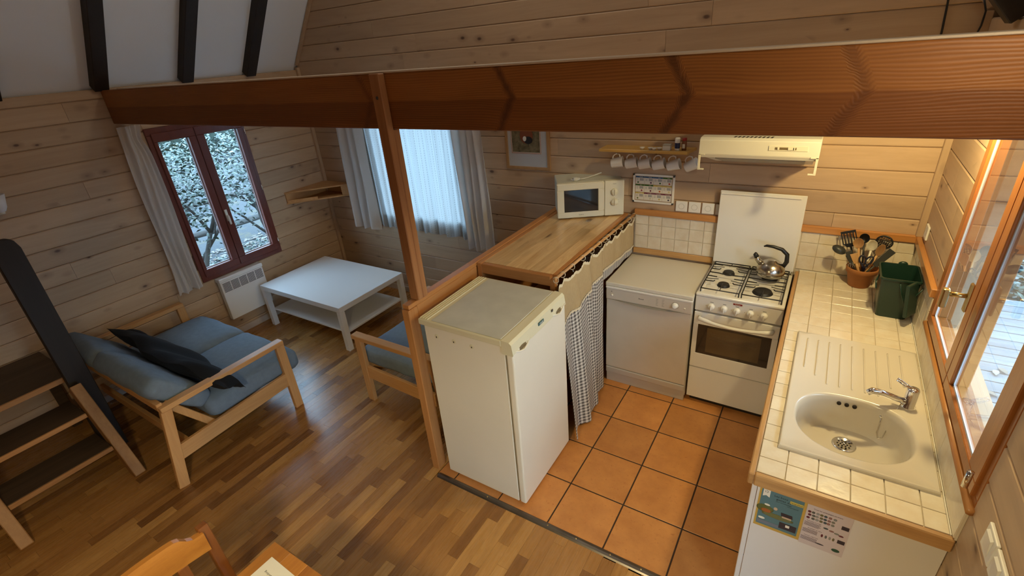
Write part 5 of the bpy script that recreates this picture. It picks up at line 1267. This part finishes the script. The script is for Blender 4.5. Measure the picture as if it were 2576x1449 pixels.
utensil('long_wooden_spoon', 'narrow wooden spoon leaning right in the flower pot', 'spoon', pb(.0, -.01), (-.208, -.14, 1.105), .006, SPW, spoon(.020, .038, .006), hname='bowl')
utensil('perforated_skimmer', 'black skimmer with round holes at the back right of the flower pot', 'skimmer', pb(.0, .01), (-.192, -.10, 1.145), .005, BLACK, lambda b, m: skim(b, m))if 0 else None
def skim(b, m):
    b.tube([m @ Vector((.040*math.cos(a*PI/12), 0, .036+.036*math.sin(a*PI/12))) for a in range(24)], .0045, 6, closed=True)
    for i in range(-3, 4):
        w = math.sqrt(max(0, .040**2-(i*.0105)**2)); b.tube([m @ Vector((i*.0105, 0, .036-w*.88)), m @ Vector((i*.0105, 0, .036+w*.88))], .0025, 6)
        w = math.sqrt(max(0, .037**2-(i*.0105)**2)); b.tube([m @ Vector((-w, 0, .036+i*.0098)), m @ Vector((w, 0, .036+i*.0098))], .0025, 6)
utensil('perforated_skimmer', 'black skimmer with round holes at the back right of the flower pot', 'skimmer', pb(.0, .01), (-.195, -.095, 1.14), .005, BLACK, skim)
utensil('grey_spatula', 'long dark grey spatula blade leaning far right in the flower pot', 'spatula', pb(-.02, -.02), (-.206, -.150, 1.045), .005, NYL, blade(.015, .019, .125))
t = thing('scissors', 'kitchen scissors with dark blue ring handles in the flower pot', 'scissors', (-.25, -.165, .93), UG)
NAV = pbr('navy_plastic', (.012, .014, .035), .4)
for cx_, tl_ in ((-.272, -.15), (-.240, .22)):
    B().tube([(cx_+.016*math.cos(a*PI/8)+tl_*.03*math.sin(a*PI/8), -.172, 1.082+.026*math.sin(a*PI/8)) for a in range(16)], .0045, 8, closed=True).obj('ring_handle', NAV, t)
    B().tube([(cx_, -.171, 1.058), (-.255+(cx_+.256)*.2, -.162, 1.03), (-.255-(cx_+.256)*.1, -.150, .95)], [.006, .006, .004], 8).obj('blade', NAV, t)
t = thing('whisk', 'wire whisk low at the left inside the flower pot', 'whisk', (-.29, -.14, .98), UG)
for k in range(5):
    an = k*PI/5; c_, s_ = math.cos(an)*.014, math.sin(an)*.014
    B().tube([(-.285, -.145, .985), (-.305+c_, -.155+s_, 1.01), (-.318+c_*1.3, -.158+s_*1.3, 1.035), (-.322, -.160, 1.05), (-.318-c_*1.3, -.158-s_*1.3, 1.035), (-.305-c_, -.155-s_, 1.01), (-.285, -.145, .985)], .0012, 5).obj('wire', CHROME, t)
B().tube([(-.285, -.145, .985), (-.265, -.135, .93)], .005, 8).obj('handle', STEEL, t)
# green compost caddy with open lid
t = thing('compost_caddy', 'dark green plastic compost caddy with its lid folded open on the worktop', 'bin', (-.11, -.42, .9))
q = NT('green_plastic'); q.base((.011, .036, .024)); q.p.inputs['Roughness'].default_value = .32; GRN = q.m
x0, x1, y0, y1 = -.184, -.050, -.500, -.330; X0, X1, Y0, Y1 = -.204, -.034, -.525, -.305
tb = bmesh.new()
def rr4(a, b_, c_, d, z, r=.02):
    out = []
    for (cx_, cy_, s0) in ((b_-r, d-r, 0), (a+r, d-r, 1), (a+r, c_+r, 2), (b_-r, c_+r, 3)):
        for k in range(5): an = (s0+k/4)*PI/2; out.append((cx_+r*math.cos(an), cy_+r*math.sin(an), z))
    return out
loops = [rr4(x0, x1, y0, y1, .9005), rr4(X0, X1, Y0, Y1, 1.125), rr4(X0-.005, X1+.005, Y0-.005, Y1+.005, 1.127), rr4(X0-.005, X1+.005, Y0-.005, Y1+.005, 1.136), rr4(X0+.003, X1-.003, Y0+.003, Y1-.003, 1.136), rr4(x0+.004, x1-.004, y0+.004, y1-.004, .906)]
V_ = [[tb.verts.new(p) for p in l] for l in loops]
for A, Q in zip(V_, V_[1:]):
    for k in range(20): f_ = tb.faces.new((A[k], A[(k+1) % 20], Q[(k+1) % 20], Q[k]))
tb.faces.new(V_[0][::-1]); tb.faces.new(V_[-1])
b = B(); b.join(tb); b.obj('bucket', GRN, t, normals=True)
b = B(); b.prism([(-.004, -.515, 1.120), (-.004, -.315, 1.120), (.0, -.33, 1.128), (.0, -.50, 1.128)], (-.002, 0, .01)); b = B()
b.beam((-.013, -.415, 1.145), (-.052, -.42, .985), .012, .19) if 0 else None
b = B(); b.prism([(-.010, -.600, 1.135), (-.010, -.530, 1.150), (-.040, -.528, .965), (-.040, -.598, .955)], (-.014, 0, 0), .004); b = B()
lid = B(); lid.prism([(-.026, -.53, 1.14), (-.026, -.31, 1.15), (-.030, -.33, 1.165), (-.030, -.51, 1.160)], (.0, 0, .002))
lid = B().box(-.082, .082, -.009, .009, -.175, 0, .005, 2); lid.bm.transform(Matrix.Translation((-.075, -.552, 1.135)) @ Matrix.Rotation(math.radians(60), 4, 'Z') @ Matrix.Rotation(math.radians(-8), 4, 'X') @ Matrix.Diagonal((.55, 1, 1, 1)))
lid.obj('lid', GRN, t)
B().tube([(-.202, -.42, 1.12), (-.217, -.47, 1.09), (-.212, -.50, 1.06)], .004, 6) .obj('bail_end', GRN, t)
B().tube([(-.020, -.535, 1.118), (-.05, -.54, 1.06), (-.08, -.536, 1.00), (-.105, -.532, 1.06), (-.12, -.530, 1.115)], .0035, 6).obj('bail_handle', GRN, t)
B().ball((-.10, -.298, 1.135), .022, .010, .016, 14).obj('hinge_knob', GRN, t)
# cables on the upper back wall
t = thing('wall_cable', 'straight black cable running up the back wall near the right roof slope', 'cable', (-.185, -.02, 2.2)); B().tube([(-.183, -.020, 2.12), (-.184, -.020, 2.26), (-.193, -.020, 2.40), (-.21, -.020, 2.62)], .0045, 6).obj('cord', BLACK, t)
t = thing('wall_cable', 'curved black cable in the right corner of the back wall', 'cable', (-.05, -.05, 2.2)); B().tube([(-.050, -.050, 2.12), (-.058, -.050, 2.22), (-.046, -.050, 2.28), (-.046, -.052, 2.34), (-.07, -.06, 2.40)], .0040, 6).obj('cord', BLACK, t)
# lamps that light the room (hidden above or outside the frame)
t = thing('wall_lamp', 'small wall lamp above the sink window, hidden behind the beam', 'lamp', (-.05, -1.02, 2.22)); B().lathe([(.0, .0), (.05, 0), (.05, .02), (0, .02)], (-.045, -1.02, 2.24), 20).obj('base_plate', PLAST, t); B().box(-.045, -.015, -1.035, -1.005, 2.235, 2.262).obj('arm', PLAST, t)
